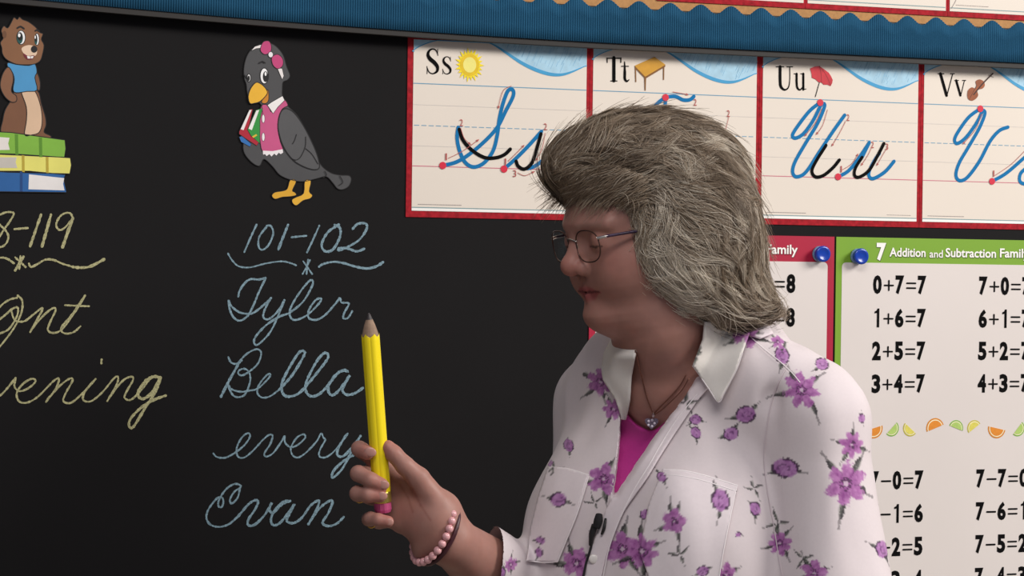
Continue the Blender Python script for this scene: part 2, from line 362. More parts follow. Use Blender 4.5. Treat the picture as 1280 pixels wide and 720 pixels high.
def sun(root, y):
    cx, cz = B(500 + 239 / 2.769, 30 + 142 / 2.769); pts = []
    for i in range(44):
        a_ = 2 * math.pi * i / 44; r = (0.0185 if i % 2 == 0 else 0.0140) + (0.0012 if i % 4 == 0 else -0.0008)
        pts.append((cx + r * math.cos(a_) * 0.98, cz + r * math.sin(a_) * 1.1))
    a = Acc(); plate(a, pts, y, 0.0001); part(a.obj('sun_rays', YEL), root)
    a = Acc(); plate(a, disc_pts(cx, cz, 0.0125, 0.0138, 28), y - 0.0001, 0.0001); part(a.obj('sun_disc', YEL2), root)
    a = Acc(); plate(a, disc_pts(cx, cz, 0.0085, 0.0095, 24), y - 0.0002, 0.0001); part(a.obj('sun_centre', YEL3), root)
WOOD = mat('table_top_print', rgb(206, 150, 34), 0.5, 0.08, 90); WOOD2 = mat('table_leg_print', rgb(128, 82, 22), 0.5)
def table_pic(root, y):
    inkplate(root, 'table_picture_legs', z7([(188,100),(193,103),(194,158),(190,158)]), y, WOOD2); inkplate(root, 'table_picture_legs', z7([(223,130),(231,132),(229,190),(225,190)]), y, WOOD2)
    inkplate(root, 'table_picture_legs', z7([(294,100),(299,98),(298,150),(294,150)]), y, WOOD2)
    inkplate(root, 'table_picture_edge', z7([(188,97),(227,137),(302,93),(302,101),(227,146),(189,106)]), y - 0.0001, WOOD2)
    inkplate(root, 'table_picture_top', z7([(187,97),(262,64),(303,93),(227,138)]), y - 0.0002, WOOD)
def umbrella_pic(root, y):
    inkplate(root, 'umbrella_picture', z8([(215,107),(232,100),(250,98),(270,112),(285,123),(293,135),(300,150),(298,162),(292,173),(280,168),(266,168),(258,160),(246,158),(236,148),(222,142),(220,125)]), y, mat('umbrella_red', rgb(200, 36, 52), 0.5, 0.15, 90))
    a = Acc(); ribbon(a, px_curve(z8([(250,160),(242,188),(235,213)]), 4), 0.0010, y, 0.0001); part(a.obj('umbrella_picture_handle', INK_K), root)
    a = Acc(); ribbon(a, px_curve(z8([(250,98),(256,128),(258,160)]), 4), 0.0006, y - 0.0001, 0.0001); ribbon(a, px_curve(z8([(250,98),(275,132),(292,172)]), 4), 0.0006, y - 0.0001, 0.0001); part(a.obj('umbrella_picture_ribs', mat('umbrella_dark_red', rgb(130, 22, 34))), root)
def violin_pic(root, y):
    VB = mat('violin_brown', rgb(150, 78, 34), 0.5, 0.2, 120); VD = mat('violin_dark', rgb(60, 30, 22))
    inkplate(root, 'violin_picture', z8([(806,192),(820,178),(835,182),(838,170),(836,155),(850,148),(865,155),(870,170),(862,182),(850,185),(842,192),(845,208),(835,222),(820,228),(806,218)]), y, VB, 4)
    a = Acc(); ribbon(a, px_curve(z8([(828,205),(862,164),(900,126)]), 4), 0.0018, y - 0.0001, 0.0001); ribbon(a, px_curve(z8([(812,222),(840,170)]), 4), 0.0006, y - 0.0001, 0.0001)
    ribbon(a, px_curve(z8([(884,132),(902,140)]), 3), 0.0006, y - 0.0001, 0.0001); part(a.obj('violin_picture_neck', VD), root)
# serif letters as pen strokes of changing width (mm)
def serif_S(f, x0, x1, z0, z1, k):
    X = lambda t: x0 + (x1 - x0) * t; Z = lambda t: z0 + (z1 - z0) * t
    return [(f([(X(.88),Z(.22)),(X(.75),Z(.07)),(X(.5),Z(.01)),(X(.22),Z(.08)),(X(.12),Z(.24)),(X(.28),Z(.40)),(X(.62),Z(.55)),(X(.86),Z(.72)),(X(.82),Z(.90)),(X(.5),Z(.99)),(X(.22),Z(.93)),(X(.06),Z(.76))]), [1*k, 1.4*k, 1.4*k, 2.6*k, 4*k, 5*k, 5*k, 4.4*k, 3*k, 1.4*k, 1.2*k, 1*k]),
            (f([(X(.88),Z(.02)),(X(.88),Z(.14)),(X(.90),Z(.27))]), [0.9*k]*3), (f([(X(.04),Z(.70)),(X(.06),Z(.85)),(X(.05),Z(.99))]), [0.9*k]*3)]
def bar(f, x0, y0, x1, y1, w): return (f([(x0, y0), ((x0+x1)/2, (y0+y1)/2), (x1, y1)]), [w]*3)
c1 = card(0, 0.0, 0.2390, 'red-edged letter card with large Ss and a yellow sun', serif_S(z6, 90, 134, 86, 173, 1) + serif_S(z6, 145, 177, 113, 174, .72),
  [z6([(146,490),(200,475),(265,430),(330,365),(365,300),(390,250),(388,228),(372,232),(355,275),(342,330),(335,385),(320,440),(290,480),(255,495),(225,480),(205,440),(196,395),(200,358)]), z6([(358,502),(395,470),(440,425),(488,372)]), z6([(440,500),(465,492),(495,470),(532,438)])],
  [z6([(203,365),(215,400),(245,435),(290,462),(330,463),(360,452),(380,433)]), z6([(486,380),(472,430),(455,480),(430,502),(408,493),(400,475)])],
  z6([(146,490),(358,502)]), [z6([(165,465),(215,440),(268,402)]), z6([(208,360),(220,395),(240,415)]), z6([(383,215),(355,232),(338,290)]), z6([(372,475),(400,448),(425,422)]), z6([(500,378),(490,430),(470,470)]), z6([(405,515),(430,525),(460,512)])],
  [('1', 557, 196), ('2', 576, 153.5), ('1', 631, 202.5), ('2', 681, 158.5), ('3', 642.5, 217)], sun)
c2 = card(1, 0.2390, 0.4740, 'red-edged letter card with Tt and an orange table, behind the hair',
  [bar(z7,110,67,110,153,4.6), bar(z7,84,69,137,69,1.5), bar(z7,84,68,85,84,1.6), bar(z7,136,68,136,84,1.6), bar(z7,98,154,122,154,1.2), (z7([(150,82),(151,120),(151,145),(158,155),(167,149)]), [1.2,3.6,3.6,2.6,1]), bar(z7,138,99,165,99,1.2)],
  [z7([(303,215),(340,212),(370,225),(395,224),(410,212)]), z7([(262,250),(280,232),(303,216)]), z7([(303,217),(300,260),(280,330),(250,400),(210,440)]), z7([(430,470),(470,420),(500,370),(505,360)]), z7([(505,360),(490,410),(480,460),(500,470),(540,440)])],
  [], z7([(303,216)]), [z7([(330,195),(360,200),(385,205)]), z7([(540,290),(530,330),(520,370)])], [('2', 868, 128), ('2', 909.5, 142)], table_pic)
c3 = card(2, 0.4740, 0.7090, 'red-edged letter card with Uu and a red umbrella',
  [(z8([(103,101),(103,150),(106,175),(120,187),(134,178),(139,150),(139,101)]), [4.2,4.2,4,2.4,1.6,1.3,1.3]), bar(z8,88,101,117,101,1.2), bar(z8,128,101,150,101,1.2), (z8([(165,127),(165,160),(168,180),(178,187),(188,176)]), [3.2,3.2,3,2,1]), bar(z8,190,127,190,186,3.2), bar(z8,155,127,167,127,1.1), bar(z8,180,127,192,127,1.1), bar(z8,190,186,200,184,1.1)],
  [z8([(253,235),(215,265),(175,315),(150,355),(160,368),(190,352),(225,305),(253,250),(262,238)]), z8([(262,238),(270,248),(245,310),(200,385),(160,455),(150,495),(165,513),(200,495),(250,420),(300,345),(345,282)]), z8([(320,513),(360,490),(400,440),(437,385)]), z8([(475,425),(455,455),(435,500),(450,520),(495,495),(530,455)]), z8([(437,385),(410,440)])],
  [z8([(275,395),(240,450),(222,490),(235,513),(265,508),(300,480),(325,450)]), z8([(410,440),(385,480),(382,508),(400,514),(435,490),(465,440),(492,388)])],
  z8([(253,235),(320,513)]), [z8([(258,258),(235,310),(197,358)]), z8([(280,262),(262,320),(240,352)]), z8([(348,305),(325,350),(298,395)]), z8([(330,490),(370,465),(393,430)]), z8([(445,405),(430,435),(408,468)]), z8([(503,405),(485,435),(466,468)])],
  [('2', 1059, 147), ('1', 1050.5, 211.5), ('2', 1089.5, 181), ('3', 1107.5, 183.5)], umbrella_pic)
c4 = card(3, 0.7090, 0.9440, 'red-edged letter card with Vv and a violin',
  [bar(z8,704,127,727,208,4.2), bar(z8,750,127,728,210,1.4), bar(z8,695,127,717,127,1.2), bar(z8,741,127,757,127,1.2), bar(z8,763,152,779,208,3.4), bar(z8,794,152,780,210,1.2), bar(z8,757,152,772,152,1.1), bar(z8,786,152,799,152,1.1)],
  [z8([(853,258),(810,290),(770,345),(757,375),(768,388),(800,365),(840,310),(860,268)]), z8([(860,262),(871,275),(850,330),(810,400),(775,460),(762,505),(775,527),(805,515),(850,455),(890,380),(925,340),(957,327)]), z8([(897,530),(950,500),(1020,440),(1045,420),(1052,432),(1035,470),(1005,500),(1002,530),(1025,538),(1060,510),(1100,440),(1130,430)])],
  [], z8([(853,258),(897,530)]), [z8([(857,278),(835,335),(790,388)]), z8([(908,508),(970,465),(1030,405)])], [('1', 1241, 217)], violin_pic)

# upper row, only the feet of the cards in view
for i, (x0, x1, lb) in enumerate(((0.3259, 0.5346, 'leftmost red-edged card of the upper row, running in beside the brown scallops'), (0.5346, 0.7434, 'middle red-edged card of the upper row, only its foot in view'), (0.7434, 0.9522, 'rightmost red-edged card of the upper row, a thin stroke in its lower left corner'))):
    root = empty('upper_letter_card', ((x0 + x1) / 2, -0.007, 1.80)); tag(root, lb, 'letter card', 'letter cards in the upper row')
    part(box('red_border', x0 + 0.0002, x1 - 0.0002, -0.0075, -0.0061, 1.7995, 2.06, RED), root)
    part(box('card_face', x0 + 0.0030, x1 - 0.0030, -0.0080, -0.0075, 1.8065, 2.054, PAPER), root)
    a = Acc(); ribbon(a, [(x0 + 0.004, 1.8110), (x1 - 0.004, 1.8110)], 0.0010, -0.0083, 0.0001); part(a.obj('guide_line', L_TEAL), root)
    a = Acc(); q = x0 + 0.012
    while q < x0 + 0.06: s_ = RNG.uniform(0.001, 0.004); ribbon(a, [(q, 1.8150), (q + s_, 1.8150)], 0.0006, -0.0083, 0.0001); q += s_ + 0.0008
    tag(part(a.obj('small_print', MATS['small_grey_print']), root), kind='stuff')
    if i == 2:
        a = Acc(); ribbon(a, [(x0 + 0.005, 1.8100), (x0 + 0.0105, 1.8185), (x0 + 0.016, 1.830)], 0.0008, -0.0084, 0.0001); part(a.obj('thin_stroke', MATS['small_grey_print']), root)

# ------------------------------------------------------------------ arithmetic charts
def rounded(x0, x1, z0, z1, r, n=5):
    out = []
    for cx, cz, a0 in ((x1 - r, z1 - r, 0), (x0 + r, z1 - r, 90), (x0 + r, z0 + r, 180), (x1 - r, z0 + r, 270)):
        for k in range(n + 1): t = math.radians(a0 + 90 * k / n); out.append((cx + r * math.cos(t), cz + r * math.sin(t)))
    return out
CPAP = mat('chart_paper', rgb(226, 218, 214), 0.4, 0.02, 5)
rows = [B(1125, v)[1] for v in (356, 397.5, 438.5, 479.5, 600, 641.5, 683, 724.5)]
hh = (B(1125, 344.5)[1] - B(1125, 368)[1]) / 2
def chart(x0, colr, cname, num, label, xl, xr):
    root = empty('number_family_chart', (x0 + 0.171, -0.0015, 1.02)); tag(root, label, 'chart', 'number family charts')
    part(box('chart_sheet', x0, x0 + 0.342, -0.0014, -0.0002, 1.005, 1.5057, colr), root)
    a = Acc(); plate(a, rounded(x0 + 0.0085, x0 + 0.342 - 0.0095, 1.014, 1.4725, 0.006), -0.0017, 0.0003); part(a.obj('white_panel', CPAP), root)
    y = -0.0021
    shx = x0 - 0.5873
    def hd(t, u0, u1, v0, v1, b=0.02, nm='heading_lettering'):
        for dy, mt_, dx in ((0.0002, mat('heading_shadow_' + cname, (colr.node_tree.nodes['Vector Math'].inputs[0].default_value[0] * .35, colr.node_tree.nodes['Vector Math'].inputs[0].default_value[1] * .35, colr.node_tree.nodes['Vector Math'].inputs[0].default_value[2] * .35, 1)), 0.0009), (0, WHITE, 0)):
            a = Acc(); X0_, Zt = B(u0, v0); X1_, Zb_ = B(u1, v1); text_fit(a, t, X0_ + shx + dx, X1_ + shx + dx, Zb_ - dx, Zt - dx, y + dy, b)
            part(a.obj(nm if not dy else 'heading_shadow', mt_), root)
    hd(num, 1095, 1106.5, 303.5, 326, 0.05); hd('Addition', 1111, 1156, 309.5, 321.5); hd('and', 1161, 1177.5, 312.5, 322.3, 0.01); hd('Subtraction', 1181, 1244, 310, 322.5); hd('Family', 1249, 1285, 310.5, 326)
    n_ = int(num); wq = 0.0865
    left = ['%d+%d=%d' % (k, n_ - k, n_) for k in range(4)] + ['%d\u2212%d=%d' % (n_, k, n_ - k) for k in range(4)]
    right = ['%d+%d=%d' % (n_ - k, k, n_) for k in range(4)] + ['%d\u2212%d=%d' % (n_, n_ - k, k) for k in range(4)]
    for xx, lst in ((xl, left), (xr, right)):
        for zc, t in zip(rows, lst):
            a = Acc(); X = xx
            for ch in t:                        # condensed bold figures on a fixed pitch
                wd = {'+': 0.0150, '\u2212': 0.0150, '=': 0.0150}.get(ch, 0.0135); g_ = 0.0023
                if ch == '1': plate(a, [(X + .0062, zc - hh), (X + .0098, zc - hh), (X + .0098, zc + hh), (X + .0070, zc + hh), (X + .0058, zc + hh - .0026), (X + .0028, zc + hh - .0040), (X + .0028, zc + hh - .0066), (X + .0062, zc + hh - .0058)], y, 0.0001)
                elif ch in '+=\u2212':
                    cz = zc - 0.001
                    if ch == '+': ribbon(a, [(X + .001, cz), (X + wd - .001, cz)], 0.0022, y, 0.0001); ribbon(a, [(X + wd / 2, cz - .0062), (X + wd / 2, cz + .0062)], 0.0024, y - 0.00005, 0.0001)
                    elif ch == '=': [ribbon(a, [(X + .001, cz + q), (X + wd - .001, cz + q)], 0.0022, y, 0.0001) for q in (-.0032, .0032)]
                    else: ribbon(a, [(X + .001, cz), (X + wd - .001, cz)], 0.0024, y, 0.0001)
                else: text_fit(a, ch, X, X + wd - 0.0008, zc - hh, zc + hh, y, 0.045)
                X += wd + g_
            part(a.obj('equation_lettering', INK_K), root)
    cols = {'o': ((214, 134, 30), (236, 172, 70)), 'l': ((120, 176, 50), (176, 206, 110)), 'y': ((196, 186, 40), (222, 212, 96))}
    for i, (u, k, rot) in enumerate(((1091,'o',15),(1113.5,'l',45),(1137,'y',-40),(1168,'o',200),(1194,'l',160),(1217,'y',215),(1245,'o',-12),(1271,'l',50),(1291,'y',-30),(1316,'o',190))):
        X, Z_ = B(u, 538); X += shx
        if X > x0 + 0.33: continue
        r = 0.0135 if k == 'o' else 0.0108; rt = math.radians(rot)
        # half slices: the flat side faces up at rot 0
        def half(rr): return [(X + rr * math.cos(t + rt), Z_ + rr * math.sin(t + rt) + (0.003)) for t in np.linspace(math.pi, 2 * math.pi, 14)]
        f_ = empty('fruit_slice_picture', (X, -0.002, Z_)); part(f_, root)
        for rr, dy, cc, nm in ((r, 0, cols[k][0], 'rind'), (r * .86, -0.0001, (244, 236, 200), 'pith'), (r * .76, -0.0002, cols[k][1] if k != 'o' else (226, 140, 40), 'flesh')):
            a = Acc(); plate(a, half(rr), -0.0020 + dy, 0.0001)
            ob = a.obj('slice_' + nm, mat('fruit_%s_%s' % (k, nm), rgb(*cc), 0.5, 0.08, 300)); ob.parent = f_
            ob.matrix_parent_inverse = Matrix.Translation((X, -0.002, Z_)).inverted()
    return root
GREEN = mat('lime_green_print', rgb(124, 168, 44), 0.45, 0.02, 8); CRIM = mat('crimson_print', rgb(176, 14, 56), 0.45, 0.03, 8)
xl = B(1090.5, 356)[0]; xr = B(1223, 356)[0]
chart(0.5873, GREEN, 'green', '7', 'green-edged chart of sums and differences of seven', xl, xr)
chart(0.2424, CRIM, 'crimson', '8', 'crimson-edged chart of sums of eight partly behind the woman', xl - 0.345, B(997, 353)[0] - 0.0865 + 0.0035)

# blue push magnets
MB_ = mat('blue_magnet_plastic', rgb(16, 62, 170), 0.25, 0.04, spec=0.6); MC = mat('pale_clear_rim', rgb(150, 190, 226), 0.15, trans=0.5)
def lathe(profile, n=28):
    vs = []; fs = []
    for r, y in profile:
        for k in range(n): t = 2 * math.pi * k / n; vs.append((r * math.cos(t), y, r * math.sin(t)))
    m_ = len(profile)
    for i in range(m_ - 1):
        for k in range(n): fs.append((i * n + k, i * n + (k + 1) % n, (i + 1) * n + (k + 1) % n, (i + 1) * n + k))
    fs += [tuple(range(n)), tuple(range((m_ - 1) * n, m_ * n))]
    return vs, fs
for (u, v, lb) in ((1023, 317.5, 'blue round push magnet holding the crimson-edged chart corner'), (1070.5, 320.5, 'blue round push magnet holding the green-edged chart corner')):
    x, z = B(u, v); root = empty('push_magnet', (x, -0.0022, z)); tag(root, lb, 'magnet', 'blue magnets on the charts')
    v_, f_ = lathe([(0.0100, 0), (0.0104, -0.001), (0.0104, -0.0025), (0.0092, -0.0035)]); mesh('clear_base', v_, f_, MC, root, True)
    v_, f_ = lathe([(0.0088, -0.0035), (0.0092, -0.006), (0.0104, -0.009), (0.0106, -0.0115), (0.0098, -0.0128), (0.0072, -0.0130), (0.0060, -0.0122), (0.002, -0.0120)]); mesh('grip', v_, f_, MB_, root, True)

# ------------------------------------------------------------------ cartoon cut-outs on the board
def cutout(name, loc, label):
    r = empty(name, loc); tag(r, label, 'cutout'); return r
def layer(root, name, pts, ox, oy, sc, lev, col, n=4, rough=0.5, var=0.05, line=0.0):
    m_ = mat('print_%d_%d_%d' % col, rgb(*col), rough, var, 40)
    c = px_curve(zb(ox, oy, sc, pts), n, True) if n else [B(*q) for q in zb(ox, oy, sc, pts)]
    y = -0.0012 - 0.00012 * lev
    a = Acc(); plate(a, c, y, 0.0001 if lev else 0.0010); o = part(a.obj(name, m_), root)
    if line:
        a = Acc(); ribbon(a, list(c) + [c[0]], line, y - 0.00005); part(a.obj('outline', mat('print_outline', rgb(16, 14, 16), 0.5)), root)
    return o
def el(cx, cy, rx, ry, n=14): return [(cx + rx * math.cos(t), cy + ry * math.sin(t)) for t in np.linspace(0, 2 * math.pi, n, endpoint=False)]
bx, bz = B(28, 240); root = cutout('beaver_cutout', (bx, -0.001, bz), 'paper beaver in a blue shirt standing on three books')
g = (0, 10, 3.0)
layer(root, 'body', [(10,420),(20,380),(45,340),(55,310),(90,306),(140,310),(155,360),(170,410),(172,440),(165,466),(190,480),(180,490),(100,486),(8,472)], *g, 0, (126, 84, 58), 4, line=0.0010)
layer(root, 'arm', [(128,236),(142,250),(150,280),(148,308),(138,304),(130,280)], *g, 1, (122, 80, 54), 4, line=0.0010)
layer(root, 'belly', [(80,314),(105,312),(130,312),(152,370),(157,430),(146,466),(118,476),(92,476),(99,420),(98,370)], *g, 2, (226, 192, 160), 4, line=0.0008)
layer(root, 'shirt', [(30,205),(60,212),(108,216),(130,210),(138,240),(130,262),(138,308),(100,313),(60,318),(48,305),(53,268),(45,240),(28,220)], *g, 3, (76, 154, 206), 3, line=0.0009)
layer(root, 'arm', [(30,222),(10,246),(0,290),(14,328),(40,352),(60,350),(60,330),(42,312),(49,272),(46,244)], *g, 4, (138, 94, 66), 4, line=0.0009)
layer(root, 'head', [(6,150),(1,130),(12,112),(4,86),(14,68),(28,76),(42,54),(52,36),(64,44),(72,34),(84,44),(105,52),(132,72),(148,92),(160,98),(154,118),(164,140),(158,176),(148,200),(120,212),(70,212),(45,205),(20,190),(8,170)], *g, 5, (138, 94, 62), 3, line=0.0008)
layer(root, 'ear', el(16, 100, 8, 14), *g, 6, (112, 74, 48), 2)
layer(root, 'muzzle', [(80,152),(95,142),(115,140),(136,150),(136,174),(120,184),(100,180),(86,168)], *g, 6, (236, 206, 178), 4)
layer(root, 'mouth', [(86,170),(104,180),(128,178),(120,193),(102,194),(92,186)], *g, 7, (120, 34, 48), 3)
layer(root, 'tooth', [(100,180),(112,182),(113,190),(103,190)], *g, 8, (250, 250, 246), 0); layer(root, 'tooth', [(114,182),(125,180),(122,189),(115,190)], *g, 8, (250, 250, 246), 0)
layer(root, 'nose', el(127, 155, 12, 13), *g, 8, (24, 22, 24), 2)
for ex, ey, rx, ry in ((78, 111, 16, 26), (138, 118, 8, 22)):
    layer(root, 'eye', el(ex, ey, rx, ry), *g, 6, (250, 250, 250), 2, line=0.0008); layer(root, 'iris', el(ex - 4, ey + 2, rx * .7, ry * .82), *g, 7, (24, 84, 80), 2)
    layer(root, 'pupil', el(ex - 4, ey - 4, rx * .6, ry * .6), *g, 8, (14, 14, 16), 2); layer(root, 'eye_glint', el(ex - 7, ey - 8, rx * .3, ry * .28), *g, 9, (252, 252, 252), 2)
for q in ([(64,76),(76,70),(89,78)], [(132,86),(138,83),(146,88)]):
    a = Acc(); ribbon(a, px_curve(zb(*g, q), 5), 0.0018, -0.0023); part(a.obj('eyebrow', MATS['print_outline']), root)
layer(root, 'book_cover', [(-60,462),(40,467),(242,495),(246,528),(240,560),(-60,546)], *g, 2, (132, 188, 66), 0, line=0.0010)
layer(root, 'book_pages', [(-60,480),(35,487),(30,508),(36,532),(-60,534)], *g, 3, (238, 232, 226), 0)
for x, dy in ((60, 2), (150, 14)): layer(root, 'book_band', [(x-5,471+dy),(x+7,472+dy),(x+8,550+dy*.7),(x-3,549+dy*.7)], *g, 3, (92, 146, 40), 0)
layer(root, 'book_cover', [(-60,545),(60,548),(262,562),(267,590),(260,622),(30,616),(-60,610)], *g, 2, (236, 230, 118), 0, line=0.0010)
layer(root, 'book_pages', [(-60,560),(62,560),(58,578),(64,600),(-60,600)], *g, 3, (206, 200, 190), 0)
for x, dy in ((85, 3), (175, 9)): layer(root, 'book_band', [(x-4,549+dy),(x+6,550+dy),(x+7,614+dy*.6),(x-3,613+dy*.6)], *g, 3, (190, 168, 60), 0)
layer(root, 'book_cover', [(-60,612),(110,612),(244,625),(238,640),(248,692),(-60,688)], *g, 2, (36, 98, 164), 0, line=0.0010)
layer(root, 'book_pages', [(108,624),(240,638),(236,660),(241,684),(106,680)], *g, 3, (240, 236, 234), 0)
layer(root, 'book_band', [(74,614),(84,614),(84,688),(74,688)], *g, 3, (24, 70, 130), 0)

bx, bz = B(370, 250); root = cutout('crow_cutout', (bx, -0.001, bz), 'paper grey crow in a pink vest and hair bow holding books')
g = (290, 40, 3.275); GY = (74, 74, 76)
layer(root, 'body', [(50,190),(48,150),(58,105),(80,70),(115,50),(150,45),(180,60),(208,95),(222,140),(236,178),(226,196),(208,205),(205,230),(206,262),(225,300),(265,340),(300,400),(330,470),(360,540),(400,575),(440,586),(478,588),(487,605),(476,632),(450,645),(430,640),(412,618),(385,592),(345,600),(290,612),(240,605),(195,585),(165,550),(130,520),(112,548),(82,535),(52,500),(45,465),(60,440),(118,440),(120,300),(76,290),(62,250),(58,215)], *g, 0, GY, 4, line=0.0008)
layer(root, 'foot', [(237,606),(262,610),(246,648),(256,656),(262,668),(235,674),(205,676),(175,684),(162,670),(175,656),(210,650),(226,640)], *g, 1, (226, 170, 44), 3, line=0.0008)
layer(root, 'foot', [(297,610),(322,610),(315,652),(328,668),(318,682),(290,690),(264,710),(248,702),(245,686),(262,676),(292,660)], *g, 1, (232, 178, 50), 3, line=0.0008)
layer(root, 'vest', [(118,304),(145,300),(165,330),(205,275),(228,300),(205,315),(190,350),(187,400),(197,450),(207,485),(170,494),(125,492),(112,430),(110,370)], *g, 2, (204, 86, 136), 3, line=0.0009)
layer(root, 'lace_hem', [(125,486),(165,488),(206,480),(208,494),(198,500),(190,494),(180,506),(172,498),(160,510),(152,500),(140,508),(134,500),(126,502)], *g, 3, (244, 238, 240), 0)
layer(root, 'collar', [(143,300),(160,288),(205,262),(214,280),(186,308),(167,334),(152,312)], *g, 4, (246, 242, 240), 0, line=0.0006)
for q in (355, 430): layer(root, 'button', el(127, q, 6, 17), *g, 3, (248, 244, 244), 2, line=0.0004)
layer(root, 'wing', [(197,332),(216,314),(245,325),(275,360),(305,410),(338,480),(354,530),(354,558),(330,563),(290,550),(250,525),(215,480),(195,430),(187,380)], *g, 5, (84, 84, 86), 4, line=0.0012)
for q in ([(262,420),(254,445),(246,458)], [(300,430),(298,470),(280,510),(262,524),(246,520)], [(300,478),(325,500),(350,540)], [(440,590),(452,615),(436,628)], [(378,570),(385,585),(372,596)]):
    a = Acc(); ribbon(a, px_curve(zb(*g, q), 5), 0.0010, -0.0022); part(a.obj('feather_line', MATS['print_outline']), root)
layer(root, 'book_cover', [(28,408),(70,318),(84,316),(66,400),(112,446),(100,466),(60,440),(28,418)], *g, 3, (180, 26, 50), 0, line=0.0006)
layer(root, 'book_pages', [(34,398),(70,320),(79,319),(46,402)], *g, 4, (244, 240, 238), 0)
layer(root, 'book_cover', [(62,400),(96,320),(124,312),(113,360),(113,456),(76,425)], *g, 4, (46, 150, 62), 0, line=0.0006)
layer(root, 'book_pages', [(66,396),(98,322),(110,319),(80,402)], *g, 5, (244, 240, 238), 0)
layer(root, 'book_cover', [(28,430),(40,426),(78,458),(72,470),(36,450)], *g, 2, (42, 112, 184), 0, line=0.0005)
layer(root, 'book_band', [(80,428),(98,418),(102,424),(86,434)], *g, 6, (226, 190, 60), 0)
layer(root, 'beak', [(146,236),(149,275),(138,292),(120,288),(132,262)], *g, 2, (206, 132, 30), 3, line=0.0007)
layer(root, 'beak', [(95,208),(75,232),(65,264),(72,292),(90,292),(114,284),(138,260),(143,244),(130,224),(112,210)], *g, 6, (242, 186, 50), 4, line=0.0009)
layer(root, 'eye', el(131, 180, 17, 32), *g, 3, (250, 250, 250), 2, line=0.0010); layer(root, 'pupil', el(136, 183, 11, 22), *g, 4, (16, 16, 18), 2); layer(root, 'eye_glint', el(136, 172, 4, 8), *g, 5, (252, 252, 252), 2)
layer(root, 'eye', el(68, 188, 8, 16), *g, 3, (240, 240, 240), 2, line=0.0010); layer(root, 'pupil', el(67, 190, 5, 11), *g, 4, (16, 16, 18), 2)
for q in ([(110,128),(122,121),(134,127)], [(48,176),(58,186),(64,190)]):
    a = Acc(); ribbon(a, px_curve(zb(*g, q), 5), 0.0014, -0.0023); part(a.obj('eyebrow', MATS['print_outline']), root)
layer(root, 'headband', [(76,78),(92,60),(118,52),(120,66),(98,68)], *g, 3, (244, 238, 236), 0, line=0.0005); layer(root, 'headband', [(184,148),(204,150),(211,180),(204,194),(194,172)], *g, 3, (244, 238, 236), 0, line=0.0005)
layer(root, 'bow', [(117,60),(128,40),(150,38),(160,60),(155,84),(132,92),(116,78)], *g, 4, (200, 66, 124), 4, line=0.0007)
layer(root, 'bow', [(162,104),(185,92),(206,110),(206,138),(186,151),(166,135)], *g, 4, (200, 66, 124), 4, line=0.0007)
layer(root, 'bow_knot', el(157, 93, 10, 12), *g, 5, (240, 236, 240), 2, line=0.0006)

# ------------------------------------------------------------------ implicit-surface sculpting (numpy)
def smin(a, b, k):
    h = np.clip(0.5 + 0.5 * (b - a) / k, 0, 1); return b * (1 - h) + a * h - k * h * (1 - h)
def smax(a, b, k): return -smin(-a, -b, k)
def s_ball(p, c, r): return np.sqrt(((p - np.float32(c)) ** 2).sum(-1)) - r
def s_cap(p, a, b, ra, rb):
    a = np.asarray(a, np.float32); b = np.asarray(b, np.float32); ba = b - a
    t = np.clip(((p - a) @ ba) / (ba @ ba), 0, 1)
    return np.sqrt(((p - a - t[..., None] * ba) ** 2).sum(-1)) - (ra + (rb - ra) * t)
def s_ell(p, c, rad, axes=None):
    q = p - np.float32(c)
    if axes is not None: q = q @ np.asarray(axes, np.float32).T
    rad = np.asarray(rad, np.float32)
    k = np.sqrt(((q / rad) ** 2).sum(-1)); g_ = np.sqrt(((q / rad ** 2) ** 2).sum(-1)) + 1e-6
    return k * (k - 1) / g_
